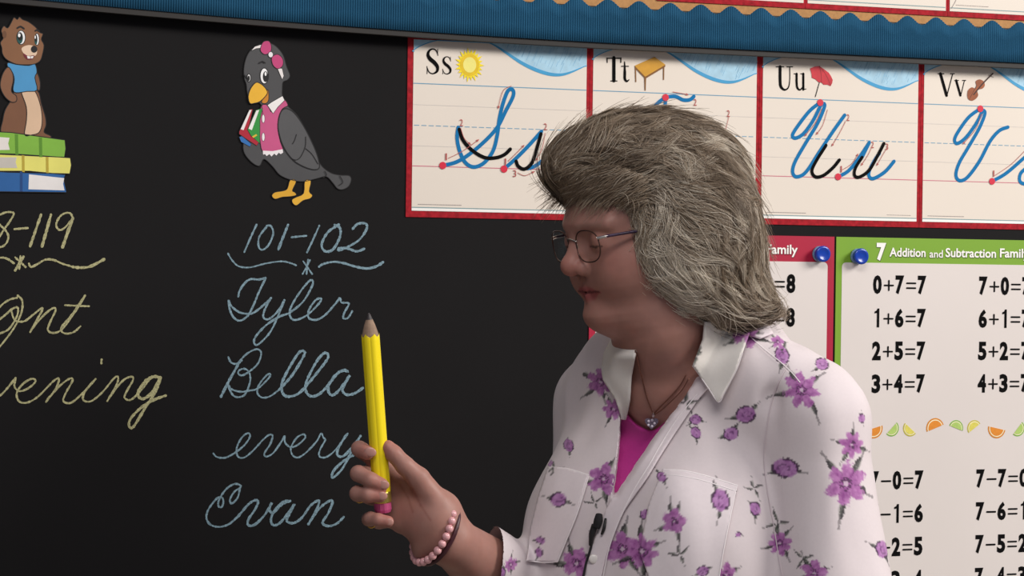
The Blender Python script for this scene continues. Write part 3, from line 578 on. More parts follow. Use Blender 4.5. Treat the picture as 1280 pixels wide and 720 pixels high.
def surface_nets(sdf, lo, hi, h, n=16):
    from concurrent.futures import ThreadPoolExecutor
    lo = np.asarray(lo, float); hi = np.asarray(hi, float)
    nb = np.ceil((hi - lo) / (h * n)).astype(int)
    I = np.stack(np.meshgrid(*[np.arange(k) for k in nb], indexing='ij'), -1).reshape(-1, 3)
    cen = lo + (I + 0.5) * n * h
    dd = sdf(cen.astype(np.float32)); act = I[np.abs(dd) < n * h * 0.87 * 1.12 + 0.006]
    dims = nb * n + 2
    key = lambda ijk: (ijk[..., 0] * dims[1] + ijk[..., 1]) * dims[2] + ijk[..., 2]
    r = np.arange(n + 1); G = np.stack(np.meshgrid(r, r, r, indexing='ij'), -1)
    corners = [(i, j, k) for i in (0, 1) for j in (0, 1) for k in (0, 1)]
    def job(s0):
        ab = act[s0:s0 + 1]
        base = ab[:, None, None, None, :] * n + G[None]
        D = sdf((lo + base * h).astype(np.float32))
        neg = D < 0
        if neg.all() or not neg.any(): return None
        cnt = np.zeros(D[:, :-1, :-1, :-1].shape, np.int32)
        for i, j, k in corners: cnt += neg[:, i:n + i, j:n + j, k:n + k]
        cell = np.argwhere((cnt > 0) & (cnt < 8))
        b_, ci, cj, ck = cell.T
        acc = np.zeros((len(cell), 3)); num = np.zeros(len(cell))
        for c0 in corners:
            for ax in range(3):
                if c0[ax]: continue
                c1 = list(c0); c1[ax] = 1
                d0 = D[b_, ci + c0[0], cj + c0[1], ck + c0[2]]; d1 = D[b_, ci + c1[0], cj + c1[1], ck + c1[2]]
                m_ = (d0 < 0) != (d1 < 0); t = np.where(m_, d0 / np.where(m_, d0 - d1, 1), 0)
                pt = np.tile(np.array(c0, float), (len(cell), 1)); pt[:, ax] += t
                acc += pt * m_[:, None]; num += m_
        gi = ab[b_] * n + np.stack([ci, cj, ck], -1); ed = []
        for ax in range(3):
            sl0 = [slice(0, n)] * 3; sl1 = [slice(0, n)] * 3; sl1[ax] = slice(1, n + 1)
            A_ = neg[(slice(None), *sl0)]; B_ = neg[(slice(None), *sl1)]
            e = np.argwhere(A_ != B_)
            if len(e): ed.append(np.concatenate([ab[e[:, 0]] * n + e[:, 1:], np.full((len(e), 1), ax), A_[tuple(e.T)][:, None]], 1))
        return key(gi), lo + (gi + acc / num[:, None]) * h, np.concatenate(ed) if ed else np.zeros((0, 5), int)
    with ThreadPoolExecutor(4) as ex: res = [x for x in ex.map(job, range(len(act))) if x is not None]
    KEY, VERT, EDG = zip(*res)
    KEY = np.concatenate(KEY); VERT = np.concatenate(VERT); EDG = np.concatenate(EDG)
    o_ = np.argsort(KEY); KEY = KEY[o_]; VERT = VERT[o_]
    quads = []
    for ax in range(3):
        e = EDG[EDG[:, 3] == ax]; u_, w_ = (ax + 1) % 3, (ax + 2) % 3
        ids = []; ok = np.ones(len(e), bool)
        for du, dw in ((0, 0), (-1, 0), (-1, -1), (0, -1)):
            c = e[:, :3].copy(); c[:, u_] += du; c[:, w_] += dw
            k_ = key(c); j = np.clip(np.searchsorted(KEY, k_), 0, len(KEY) - 1); ok &= KEY[j] == k_; ids.append(j)
        Q = np.stack(ids, 1); Q = np.where(e[:, 4:5] == 1, Q, Q[:, ::-1]); quads.append(Q[ok])
    return VERT, np.concatenate(quads)
def np_mesh(name, V, Q, mats=None, parent=None, smooth=True):
    me = bpy.data.meshes.new(name); V = np.asarray(V, np.float32); Q = np.asarray(Q, np.int32); k = Q.shape[1]
    me.vertices.add(len(V)); me.vertices.foreach_set('co', V.ravel())
    me.loops.add(Q.size); me.loops.foreach_set('vertex_index', Q.ravel())
    me.polygons.add(len(Q)); me.polygons.foreach_set('loop_start', np.arange(0, Q.size, k, dtype=np.int32)); me.polygons.foreach_set('loop_total', np.full(len(Q), k, np.int32))
    me.update(calc_edges=True); me.validate()
    return link(name, me, mats, parent, smooth)
def colour_attr(o, C_, name='tint'):
    at = o.data.color_attributes.new(name, 'FLOAT_COLOR', 'POINT')
    C4 = np.ones((len(C_), 4), np.float32); C4[:, :3] = C_; at.data.foreach_set('color', C4.ravel())
def vnoise(p, scale, seed=0):
    """smooth value noise, numpy"""
    q = p * scale; i = np.floor(q).astype(np.int64); f = (q - i); f = f * f * (3 - 2 * f)
    out = 0
    for a_ in (0, 1):
        for b_ in (0, 1):
            for c_ in (0, 1):
                h_ = ((i[..., 0] + a_) * 374761393 + (i[..., 1] + b_) * 668265263 + (i[..., 2] + c_) * 2147483647 + seed * 1274126177) & 0xffffffff
                h_ = ((h_ ^ (h_ >> 13)) * 1274126177) & 0xffffffff; h_ = ((h_ ^ (h_ >> 16)) & 0xffff) / 65535.0
                out = out + h_ * (f[..., 0] if a_ else 1 - f[..., 0]) * (f[..., 1] if b_ else 1 - f[..., 1]) * (f[..., 2] if c_ else 1 - f[..., 2])
    return out - 0.5
# level axes of the view the woman is turned to
RT = np.array([cy, -sy, 0.0]); AW = np.array([sy, cy, 0.0]); ZZ = np.array([0, 0, 1.0])

# ------------------------------------------------------------------ the woman: head frame
HA, HT = math.radians(24), math.radians(12)
Fh = -math.cos(HA) * RT - math.sin(HA) * AW
Sh = math.sin(HA) * RT - math.cos(HA) * AW            # towards her left ear, our side
Fd = math.cos(HT) * Fh - math.sin(HT) * ZZ; Ud = math.sin(HT) * Fh + math.cos(HT) * ZZ
HO = P(800, 310, 2.52); HAX = np.stack([Fd, Sh, Ud])
def HM(u, v):                                         # midline point of the head seen at (u, v): (forward, up)
    d = P(u + 6, v, 1.0) - CAM; t = ((HO - CAM) @ Sh) / (d @ Sh); q = CAM + t * d - HO
    return (q @ Fd, q @ Ud)
def HW(f, s, h): return HO + f * Fd + s * Sh + h * Ud
PROF = np.array([HM(*q) for q in [(772,175),(735,200),(717,225),(709,245),(707,262),(706,280),(712,298),(716,316),(720,334),(722,350),(725,362),(732,374),(735,386),(735,395),(741,403),(754,411),(777,420)]])
PROF = PROF[np.argsort(PROF[:, 1])]
_h = PROF[:, 1]
def sdf_head(p):
    q = (p - np.float32(HO)) @ np.asarray(HAX, np.float32).T
    f, s_, h = q[..., 0], q[..., 1], q[..., 2]; sa = np.sqrt(s_ * s_ + 1e-8)
    ff = np.interp(h, _h, PROF[:, 0])
    wd = np.interp(h, [-0.112, -0.102, -0.09, -0.075, -0.05, -0.02, 0.0, 0.03, 0.06, 0.10], [0.030, 0.045, 0.054, 0.060, 0.066, 0.070, 0.070, 0.068, 0.068, 0.060])
    fc = -0.012
    a_ = np.maximum(ff - fc, 0.01)
    # face: superellipse rows in front of fc, rounder behind
    x = np.where(f > fc, (f - fc) / a_, (f - fc) / 0.085); y = sa / wd
    e = np.interp(h, [-0.11, -0.08, -0.03, 0.03], [1.95, 1.95, 2.05, 2.0])
    rr = (np.abs(x) ** e + np.abs(y) ** e) ** (1 / e)
    d = (rr - 1) * np.minimum(a_, wd) * 0.85
    d = smax(d, -(h + 0.101), 0.02); d = smax(d, h - 0.06, 0.03)
    d = smin(d, s_ell(p, HW(-0.022, 0, 0.040), (0.088, 0.070, 0.082), HAX), 0.02)
    def cp(a1, b1, r1, r2): return s_cap(p, HW(*a1), HW(*b1), r1, r2)
    f_ = lambda u, v: HM(u, v)
    # brow and eye socket
    bf, bh = f_(709, 290)
    for sg in (1, -1):
        d = smin(d, cp((bf - .009, sg * .014, bh + .003), (bf - .019, sg * .046, bh + .004), .0055, .0045), .010)
        ef, eh = f_(715, 304)
        d = smax(d, -s_ell(p, HW(ef + .004, sg * .031, eh - .001), (.012, .0185, .0120), HAX), .010)
        d = smin(d, s_ell(p, HW(ef - .0165, sg * .031, eh), (.0140, .0150, .0140), HAX), .0030)
        d = smin(d, cp((ef - .0075, sg * .021, eh - .002), (ef - .0125, sg * .042, eh - .0035), .0022, .0018), .003)   # lowered lid edge
        d = smin(d, s_ell(p, HW(ef - .030, sg * .037, eh - .034), (.020, .020, .022), HAX), .025)                      # cheek
    # nose
    nf, nh = f_(709, 303); tf, th = f_(706.5, 333.5)
    d = smin(d, cp((nf - .010, 0, nh), (tf - .001, 0, th + .002), .0078, .0094), .009)
    d = smin(d, s_ball(p, HW(tf - .0008, 0, th), .0098), .005)
    for sg in (1, -1):
        d = smin(d, s_ell(p, HW(tf - .0125, sg * .0115, th - .0035), (.0120, .0075, .0085), HAX), .004)
        d = smax(d, -s_ell(p, HW(tf - .0085, sg * .0062, th - .0118), (.0040, .0026, .0035), HAX), .002)
        d = smax(d, -cp((tf - .027, sg * .0255, th - .012), (tf - .034, sg * .0325, th - .030), .0011, .0008), .009)     # fold beside the mouth
    # lips
    uf, uh = f_(723.5, 359.5); lf, lh = f_(727.5, 371.5); mf, mh = f_(727.5, 365.5)
    for sg in (1, -1):
        d = smin(d, cp((uf - .0052, 0, uh - .0008), (uf - .0250, sg * .0255, mh + .0002), .0052, .0016), .0028)
        d = smin(d, cp((lf - .0055, 0, lh), (uf - .0250, sg * .0240, mh - .0006), .0060, .0017), .0028)
        d = smax(d, -cp((mf + .0012, 0, mh), (uf - .0225, sg * .0265, mh - .0010), .0014, .0010), .0014)
    # chin, jaw, soft throat
    cf, ch = f_(740, 396)
    d = smin(d, s_ell(p, HW(cf - .004, 0, ch), (.013, .019, .013), HAX), .016)
    d = smin(d, s_cap(p, P(784, 397, 2.51), P(826, 412, 2.50), .022, .040), .03)
    return d
def sdf_neck(p):
    d = s_cap(p, P(850, 370, 2.54), P(838, 470, 2.56), .060, .066)
    return d
# torso frame
BA = math.radians(35)
Ft = math.cos(BA) * (-AW) - math.sin(BA) * RT; Lt = math.cos(BA) * RT - math.sin(BA) * AW
TO = P(858, 600, 2.60); TAX = np.stack([Lt, Ft, ZZ])
def TW(l, f, z): return TO + l * Lt + f * Ft + z * ZZ
SHL, SHR = P(1008, 510, 2.49), P(750, 505, 2.68)       # shoulder joints: her left, her right
EL_L, EL_R = P(1052, 790, 2.46), P(722, 790, 2.66)
WR_R = P(562, 675, 2.452); CUFF_R = P(611, 714, 2.529)
def sdf_torso(p, grow=0.0):
    d = s_ell(p, TW(0, -.005, -.02), (.152, .105, .235), TAX)
    for sg in (1, -1): d = smin(d, s_ell(p, TW(sg * .064, .066, -.055), (.078, .076, .088), TAX), .045)
    d = smin(d, s_ell(p, TW(0, .015, -.20), (.172, .140, .18), TAX), .06)
    d = smin(d, s_cap(p, P(900, 446, 2.55), SHL, .047, .048), .035)
    d = smin(d, s_cap(p, P(800, 464, 2.62), SHR, .045, .045), .035)
    d = smin(d, s_cap(p, P(870, 425, 2.59), P(850, 500, 2.60), .048, .085), .03)
    return d - grow
MMp = lambda u, v, dd: P(u, v, 2.43 + dd / 1000.0)
PEN_T, PEN_B = P(461.0, 392, 2.415), P(479, 640, 2.435)
FING = [ # chains around the pencil: (u, v, depth mm from 2.43), radii mm
  ([(500,600,26),(468,574,28),(452,563,14),(449,561,2),(459,566,-7)], [10,8.6,8.2,8.0,7.4]),
  ([(497,613,27),(462,594,28),(448,592,12),(448,592,-4),(463,600,-13),(477,606,-12)], [10,8.8,8.2,8.2,7.8,7.0]),
  ([(494,630,26),(462,620,26),(447,617,11),(447,617,-3),(460,619,-12),(475,620,-12)], [9.6,8.4,7.9,7.9,7.4,6.6]),
  ([(497,648,22),(474,652,22),(461,649,10),(463,648,-1),(473,650,-7),(485,652,-8)], [9,7.4,6.9,6.8,6.5,6.0]),
  ([(545,628,8),(523,598,2),(506,582,-3),(492,567,-4),(485,559,-4)], [14,11.5,9.4,8.6,7.2])]
_bi = (37 * RT + 70 * ZZ) / 79.2; _bj = (70 * RT - 37 * ZZ) / 79.2; BRAX = np.stack([_bj, _bi, AW])
def sdf_hand(p):
    k = np.float32(1)
    d = smin(s_cap(p, WR_R, P(539, 652, 2.445), .0225, .0225), s_ell(p, P(539, 664, 2.449), (.016, .031, .0215), BRAX), .012)
    pc = P(522, 625, 2.452)
    d = smin(d, s_cap(p, P(548, 640, 2.447), P(510, 608, 2.458), .022, .016), .014)
    d = smin(d, s_cap(p, P(545, 650, 2.45), P(503, 650, 2.452), .022, .014), .014)
    d = smin(d, s_cap(p, P(540, 645, 2.45), P(505, 630, 2.458), .022, .014), .014)
    for i, (ch, rd) in enumerate(FING):
        df = None
        for j in range(len(ch) - 1):
            c_ = s_cap(p, MMp(*ch[j]), MMp(*ch[j + 1]), rd[j] / 1000, rd[j + 1] / 1000)
            df = c_ if df is None else smin(df, c_, .0025)
        d = smin(d, df, .006 if i == 4 else .0035)
    return d
def sdf_arm(p):
    d = s_cap(p, SHR, EL_R, .040, .038)
    d = smin(d, s_cap(p, EL_R, P(640, 736, 2.575), .042, .041), .02)
    d = smin(d, s_cap(p, P(640, 736, 2.575), WR_R, .041, .0245), .02)
    d = smin(d, s_cap(p, SHL, EL_L, .040, .036), .02)
    d = smin(d, s_cap(p, EL_L, P(1010, 1010, 2.36), .038, .030), .02)
    d = smin(d, s_cap(p, P(1010, 1010, 2.36), P(1000, 1085, 2.345), .030, .024), .02)
    return d
def culled(p, parts, k):
    """smooth union of (function, centre, radius) parts; far parts are skipped for a block of samples"""
    if p.ndim < 4: 
        d = None
        for fn, c, r in parts: q = fn(p); d = q if d is None else smin(d, q, k)
        return d
    c0 = p.reshape(-1, 3).mean(0); rr = np.linalg.norm(p.reshape(-1, 3)[0] - c0); d = None
    for fn, c, r in parts:
        if np.linalg.norm(c0 - c) > r + rr + 0.05: continue
        q = fn(p); d = q if d is None else smin(d, q, k)
    return np.full(p.shape[:-1], 1.0, np.float32) if d is None else d
BODY = [(lambda p: smin(sdf_head(p), sdf_neck(p), .022), P(815, 320, 2.53), .21), (lambda p: sdf_torso(p, -.016), TO, .42),
        (sdf_arm, P(900, 850, 2.5), .55), (sdf_hand, P(515, 620, 2.44), .11)]
def sdf_body(p): return culled(p, BODY, .014)
HIP = P(800, 840, 2.55)[2]
def pbox(pts, pad):
    a_ = np.array(pts); return a_.min(0) - pad, a_.max(0) + pad
def body_lod():
    lo, hi = pbox([P(430, 120, 2.4), P(1130, 120, 2.75), P(430, 800, 2.3), P(1130, 740, 2.8), P(1130, 740, 2.3), P(660, 400, 2.9)], .03)
    lo[2] = P(800, 770, 2.55)[2]; return lo, hi
lo, hi = body_lod()
woman = empty('person', (TO[0], TO[1], 0.0))
tag(woman, 'woman with grey hair in a floral blouse pointing a yellow pencil at the chalkboard', 'person')
V, Q = surface_nets(sdf_body, lo, hi, 0.0016)
SK = mat('skin', (1, 1, 1, 1), 0.50, 0.05, 90, 0.12, spec=0.35, sss=0.12, attr='tint')
body = np_mesh('body', V, Q, SK); part(body, woman)
# skin tint: base, redder nose, cheeks and finger ends, lips
_q = V - CAM; _z = _q @ FWD; HANDUV = (640 + F_PX * (_q @ RIGHT) / _z, 360 - F_PX * (_q @ UP) / _z, _z)
def paint_skin():
    base = np.array(rgb(163, 119, 108)[:3]); C_ = np.tile(base, (len(V), 1))
    q = (V - HO) @ HAX.T
    def mixw(wt, col): 
        nonlocal C_
        wt = np.clip(wt, 0, 1)[:, None]; C_ = C_ * (1 - wt) + np.array(rgb(*col)[:3]) * wt
    mixw(vnoise(V, 60) * .5 + vnoise(V, 160, 3) * .3, (176, 114, 102))
    inh = (q[:, 2] > -.12)
    tf, th = HM(706.5, 333.5)
    mixw(np.exp(-((q - np.array([tf, 0, th])) ** 2).sum(1) / .016 ** 2) * .45 * inh, (168, 92, 82))
    for sg in (1, -1): mixw(np.exp(-((q - np.array([tf - .035, sg * .045, th + .0])) ** 2).sum(1) / .022 ** 2) * .35 * inh, (172, 100, 88))
    mf, mh = HM(727.5, 365.5)
    up = (q[:, 2] > mh); hw = np.abs(q[:, 1])
    lipz = np.where(up, (q[:, 2] - mh) / np.interp(hw, [0, .012, .023], [.0070, .0062, .0012]), (mh - q[:, 2]) / np.interp(hw, [0, .012, .022], [.0090, .0080, .0012]))
    lip = (1 / (1 + np.exp((lipz - 1) * 9))) * (q[:, 0] > mf - .030) * (hw < .0265)
    mixw(lip * .8, (150, 70, 74))
    mixw((np.abs(q[:, 2] - mh - .0004) < .0011) * (hw < .0262) * (q[:, 0] > mf - .030) * .75, (84, 40, 44))  # shade between the lips painted into the skin colour
    for sg in (1, -1): mixw(np.exp(-((q - np.array([tf - .0085, sg * .0068, th - .0118])) ** 2).sum(1) / .0034 ** 2) * 1.3, (50, 28, 26))  # nostril hollows painted dark, as if in shade
    ef, eh = HM(715, 304)
    for sg in (1, -1):
        # closed, downcast lids with a dark lash line, thin brow
        t = (np.abs(q[:, 2] - (eh - .0048)) < .0011) & (np.abs(q[:, 1] - sg * .031) < .0125) & (q[:, 0] > ef - .03); mixw(t * .8, (60, 38, 34))
        br = np.exp(-((q[:, 2] - (eh + .0165 + .002 * np.cos((q[:, 1] - sg * .028) * 90))) / .0024) ** 2) * (np.abs(q[:, 1] - sg * .029) < .017) * (q[:, 0] > ef - .03); mixw(br * .40, (120, 96, 84))
    for ch, rd in FING:
        t_ = MMp(*ch[-1]); mixw(np.exp(-((V - t_) ** 2).sum(1) / .010 ** 2) * .5, (186, 104, 94))
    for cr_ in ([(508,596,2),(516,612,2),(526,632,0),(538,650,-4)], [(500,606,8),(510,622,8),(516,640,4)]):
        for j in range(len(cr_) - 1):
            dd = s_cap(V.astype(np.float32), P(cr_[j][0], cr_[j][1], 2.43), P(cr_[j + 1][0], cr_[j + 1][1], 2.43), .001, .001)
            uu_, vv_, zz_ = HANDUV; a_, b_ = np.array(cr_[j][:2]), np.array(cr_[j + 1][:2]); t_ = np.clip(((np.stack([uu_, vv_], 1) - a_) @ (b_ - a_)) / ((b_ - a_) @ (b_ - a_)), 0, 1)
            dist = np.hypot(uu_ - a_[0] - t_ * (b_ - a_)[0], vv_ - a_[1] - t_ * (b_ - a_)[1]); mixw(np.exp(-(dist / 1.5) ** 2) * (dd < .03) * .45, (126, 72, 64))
    colour_attr(body, C_)
paint_skin()
# finger nails

# ------------------------------------------------------------------ blouse
SL_A, SL_B = P(1024, 530, 2.485), P(1046, 800, 2.455)
def fold_field(p):
    q = (p - np.float32(TO)) @ np.asarray(TAX, np.float32).T
    return q
ARMHOLE = [P(u, v, d) for u, v, d in ((985, 452, 2.50), (965, 500, 2.46), (957, 560, 2.44), (960, 610, 2.43), (972, 680, 2.42), (985, 760, 2.41))]
def sdf_bt(p):
    d = sdf_torso(p, .004)
    d = smin(d, s_ell(p, TW(-.004, .035, -.15), (.152, .112, .20), TAX), .06)
    return d
def sdf_sl(p):
    return smin(s_cap(p, SL_A, SL_B, .051, .0635), s_cap(p, P(985, 478, 2.50), SL_A, .036, .050), .02)
def sdf_sr(p):
    d = s_cap(p, SHR, EL_R, .050, .050)
    d = smin(d, s_cap(p, EL_R, P(640, 736, 2.575), .050, .0435), .03)
    return smin(d, s_cap(p, P(640, 736, 2.575), P(590, 700, 2.50), .0445, .0405), .02)
def sdf_blouse0(p): return culled(p, [(sdf_bt, TO, .42), (sdf_sl, P(1035, 660, 2.47), .22), (sdf_sr, P(700, 680, 2.62), .25)], .014)
def sdf_blouse(p):
    d = sdf_blouse0(p)
    if p.ndim > 3 and (d.min() > .02 or d.max() < -.03): return d
    q = (p - np.float32(TO)) @ np.asarray(TAX, np.float32).T
    w1 = vnoise(q * np.float32([1, 1, .35]), 17, 5); w2 = vnoise((q + .03 * w1[..., None]) * np.float32([1, 1, .45]), 42, 9)
    d = d - .0085 * w1 - .0030 * w2
    # drapes hanging from the bust and the shoulder
    fr = q[..., 0] * 1.0 + q[..., 2] * .30
    d = d - .0020 * np.sin(fr * 85 + 5 * w1) * np.clip((-q[..., 2] - .02) * 9, 0, 1)
    for i in range(len(ARMHOLE) - 1): d = d + .0055 * np.exp(-(np.maximum(s_cap(p, ARMHOLE[i], ARMHOLE[i + 1], .001, .001), 0) / .012) ** 2)
    return d
lo, hi = pbox([P(600, 390, 2.75), P(1140, 390, 2.35), P(600, 700, 2.75), P(600, 700, 2.38), P(1140, 700, 2.35), P(880, 600, 2.85), P(880, 600, 2.35)], .02)
lo[2] = P(800, 930, 2.55)[2]
VB_, QB_ = surface_nets(sdf_blouse, lo, hi, 0.0017)
def project(V_):
    q = V_ - CAM; z = q @ FWD; return 640 + F_PX * (q @ RIGHT) / z, 360 - F_PX * (q @ UP) / z, z
def inside(u, v, poly):
    c = np.zeros(u.shape, bool); n_ = len(poly)
    for i in range(n_):
        x0, y0 = poly[i]; x1, y1 = poly[(i + 1) % n_]
        if y0 == y1: continue
        c ^= ((y0 > v) != (y1 > v)) & (u < (x1 - x0) * (v - y0) / (y1 - y0) + x0)
    return c
class DepthMap:
    """nearest surface seen along each sight line, used to lay seams, pockets and collar on the cloth"""
    def __init__(s, V_, v0=340):
        s.v0 = v0; u, v, z = project(V_); k = (u > 560) & (u < 1200) & (v > v0) & (v < v0 + 480)
        ui, vi, z = (u[k] - 560).astype(int), (v[k] - v0).astype(int), z[k]
        D = np.full((480, 640), 9.0); np.minimum.at(D, (vi, ui), z)
        for _ in range(2):
            E_ = D.copy()
            for dy in (-1, 0, 1):
                for dx in (-1, 0, 1): E_ = np.minimum(E_, np.roll(np.roll(D, dy, 0), dx, 1)) if (dy or dx) else E_
            D = E_
        s.D = D
    def blur(s, r):
        D = s.D.copy(); W_ = (D < 8).astype(float); A_ = np.where(D < 8, D, 0)
        for ax in (0, 1):
            for arr in ('A_', 'W_'): pass
            def bl(X): return sum(np.roll(X, k, ax) for k in range(-r, r + 1)) / (2 * r + 1)
            A_, W_ = bl(A_), bl(W_)
        o_ = object.__new__(DepthMap); o_.v0 = s.v0; o_.D = np.where(W_ > .15, A_ / np.maximum(W_, 1e-6), 9.0); return o_
    def at(s, u, v):
        y_ = min(max(v - s.v0 - .5, 0), 478.99); x_ = min(max(u - 560.5, 0), 638.99); i, j = int(y_), int(x_); fy, fx = y_ - i, x_ - j
        q = s.D[i:i + 2, j:j + 2]
        if q.max() > 8: return s.D[i + (fy > .5), j + (fx > .5)]
        return (q[0, 0] * (1 - fx) + q[0, 1] * fx) * (1 - fy) + (q[1, 0] * (1 - fx) + q[1, 1] * fx) * fy
DB = DepthMap(VB_); 
OPEN = [(797,400),(782,440),(777,470),(776,500),(775,540),(770,590),(765.5,628),(779,607),(797,580),(815,552),(832,528),(850,503),(862,484),(878,458),(905,420),(905,395)]
uu, vv, zz = project(VB_)
front = zz < 2.60
cut = inside(uu, vv, OPEN) & front
dn = sdf_neck(VB_.astype(np.float32)); zc1 = P(840, 432, 2.5)[2]
cut |= (dn < .004) & (VB_[:, 2] > zc1 - .03)
_ax = RT * .97 - ZZ * .12 + AW * .22; _ax = _ax / np.linalg.norm(_ax)
cut |= ((VB_ - CUFF_R) @ _ax < 0.0) & (s_cap(VB_.astype(np.float32), EL_R, P(580, 690, 2.48), .065, .065) < 0) & (sdf_bt(VB_.astype(np.float32)) > .008) & (uu < 670)
QB_ = QB_[~cut[QB_].any(1)]
used = np.unique(QB_); remap = np.full(len(VB_), -1); remap[used] = np.arange(len(used)); VB_ = VB_[used]; QB_ = remap[QB_]
CLOTH = mat('blouse_voile', (1, 1, 1, 1), 0.7, 0.015, 300, 0.05, spec=0.25, attr='tint', sheen=0.15)
blouse = np_mesh('blouse', VB_, QB_, CLOTH); part(blouse, woman)
FLOWERS = [ # u, v, size px, kind (b bloom, r bud, l leaves), turn
 (751,595,18,'b',0),(775,684,20,'b',1),(801,686,19,'b',2),(718,702,18,'b',3),(747,474,16,'b',4),(764,509,12,'b',5),(707,553,8,'r',1),(697,622,11,'r',2),(673,672,6,'r',0),(672,689,6,'r',1),
 (840,649,14,'b',6),(803,640,7,'r',4),(866,521,8,'r',0),(867,537,8,'r',3),(903,623,14,'r',1),(824,594,7,'r',5),(876,711,8,'r',2),(855,502,9,'l',1),(998,484,20,'b',2),(1060,602,25,'b',7),(1069,556,15,'b',8),
 (978,587,15,'r',0),(929,522,13,'r',2),(910,539,10,'r',4),(975,440,11,'r',1),(976,424,8,'b',3),(927,414,17,'b',9),(947,633,9,'r',3),(971,676,13,'b',5),(1015,713,14,'b',6),(1107,684,12,'r',5),(1031,451,9,'r',2),
 (1081,520,6,'r',3),(911,717,13,'b',4),(927,667,4,'r',0),(642,704,8,'b',2),(629,718,7,'r',1),(690,583,6,'l',2),(740,625,7,'l',3),(945,608,7,'l',4),(970,650,9,'l',0),(1000,695,8,'l',5),(846,690,8,'l',1),(684,575,5,'r',0)]
def paint_cloth(o, V_, flowers, base=(221, 210, 213), near=None):
    base = np.array(rgb(*base)[:3]); C_ = np.tile(base, (len(V_), 1))
    u, v, z = project(V_); rg = np.random.default_rng(3)
    def mx(idx, w_, col):
        w_ = np.clip(w_, 0, 1)[:, None]; C_[idx] = C_[idx] * (1 - w_) + np.array(rgb(*col)[:3]) * w_
    for (fu, fv, R_, kind, tw) in flowers:
        near_ = np.where((np.abs(u - fu) < 4) & (np.abs(v - fv) < 4))[0]
        if not len(near_): continue
        c = V_[near_[np.argmin(z[near_])]]
        Rm = R_ * .00084
        idx = np.where(((V_ - c) ** 2).sum(1) < (Rm * 3.2) ** 2)[0]
        if near is not None: idx = idx[near[idx]]
        X = (V_[idx] - c) @ RIGHT / Rm; Y = (V_[idx] - c) @ UP / Rm
        a0 = tw * 1.7; th = np.arctan2(Y, X); r = np.hypot(X, Y)
        nz = vnoise(V_[idx], 260, tw) * .35 + vnoise(V_[idx], 600, tw) * .25
        # leaves first, flower over them
        nl = {'b': 4, 'r': 2, 'l': 4}[kind]
        for i in range(nl):
            t = a0 + i * 2 * math.pi / nl + rg.uniform(-.5, .5); L_ = rg.uniform(1.15, 1.75) if kind != 'l' else rg.uniform(1.2, 1.9); wl = rg.uniform(.11, .21)
            bend = rg.uniform(-.35, .35)
            a_ = X * math.cos(t) + Y * math.sin(t); b_ = -X * math.sin(t) + Y * math.cos(t) - bend * a_ * a_ * .3
            s0 = .6 if kind != 'l' else .1
            prof = wl * np.sin(np.clip((a_ - s0) / (L_ - s0), 0, 1) * math.pi) ** .7
            m_ = (a_ > s0) & (a_ < L_)
            mx(idx, m_ * np.clip((prof - np.abs(b_)) / .10 + .3, 0, 1) * .8, (88, 100, 84))
            mx(idx, m_ * (np.abs(np.abs(b_) - prof) < .07) * (b_ > 0) * .9, (34, 30, 36))
            mx(idx, ((a_ > .2) & (a_ < L_ + .5)) * (np.abs(b_) < .06) * .6, (66, 62, 66))
        if kind == 'b':
            npet = 5 + tw % 3
            pr = 1.12 * (.60 + .40 * np.abs(np.cos(npet * (th - a0) / 2))) + nz * .9
            m_ = np.clip((pr - r) / .10, 0, 1)
            mx(idx, m_ * .92, (182, 112, 178)); mx(idx, m_ * np.clip(nz * 2.4 + .55 * (1.1 - r), 0, 1) * .95, (122, 40, 122))
            seam = (np.abs(np.sin(npet * (th - a0) / 2 + math.pi / 2)) < .16) * (r > .2) * m_; mx(idx, seam * .45, (92, 34, 96))
            mx(idx, m_ * np.clip((r - .75) * 2, 0, 1) * np.clip(.6 - nz * 3, 0, 1) * .6, (214, 170, 216))
            sp = (r < .34) * (vnoise(V_[idx], 1300, tw) > -.02); mx(idx, sp * .8, (58, 30, 62))
            mx(idx, (r < .12) * .8, (214, 190, 210))
        elif kind == 'r':
            X2 = X * math.cos(a0) + Y * math.sin(a0); Y2 = -X * math.sin(a0) + Y * math.cos(a0)
            r2 = np.hypot(X2 / .95, Y2 / .78) + nz * .35; m_ = np.clip((1 - r2) / .10, 0, 1)
            mx(idx, m_ * .9, (184, 126, 188)); mx(idx, m_ * np.clip(nz * 3 + .4, 0, 1) * .8, (136, 66, 142))
            mx(idx, (np.abs(r2 - .95) < .11) * (np.sin(th * 2 + a0) > -.5) * .9, (58, 28, 62))
            mx(idx, (np.abs(np.hypot(X2 + .12, Y2 / .6) - .42) < .08) * (Y2 > -.2) * .6, (84, 40, 90))
    colour_attr(o, C_)
    return C_
extra = []
rg_ = np.random.default_rng(11)
paint_cloth(blouse, VB_, FLOWERS)

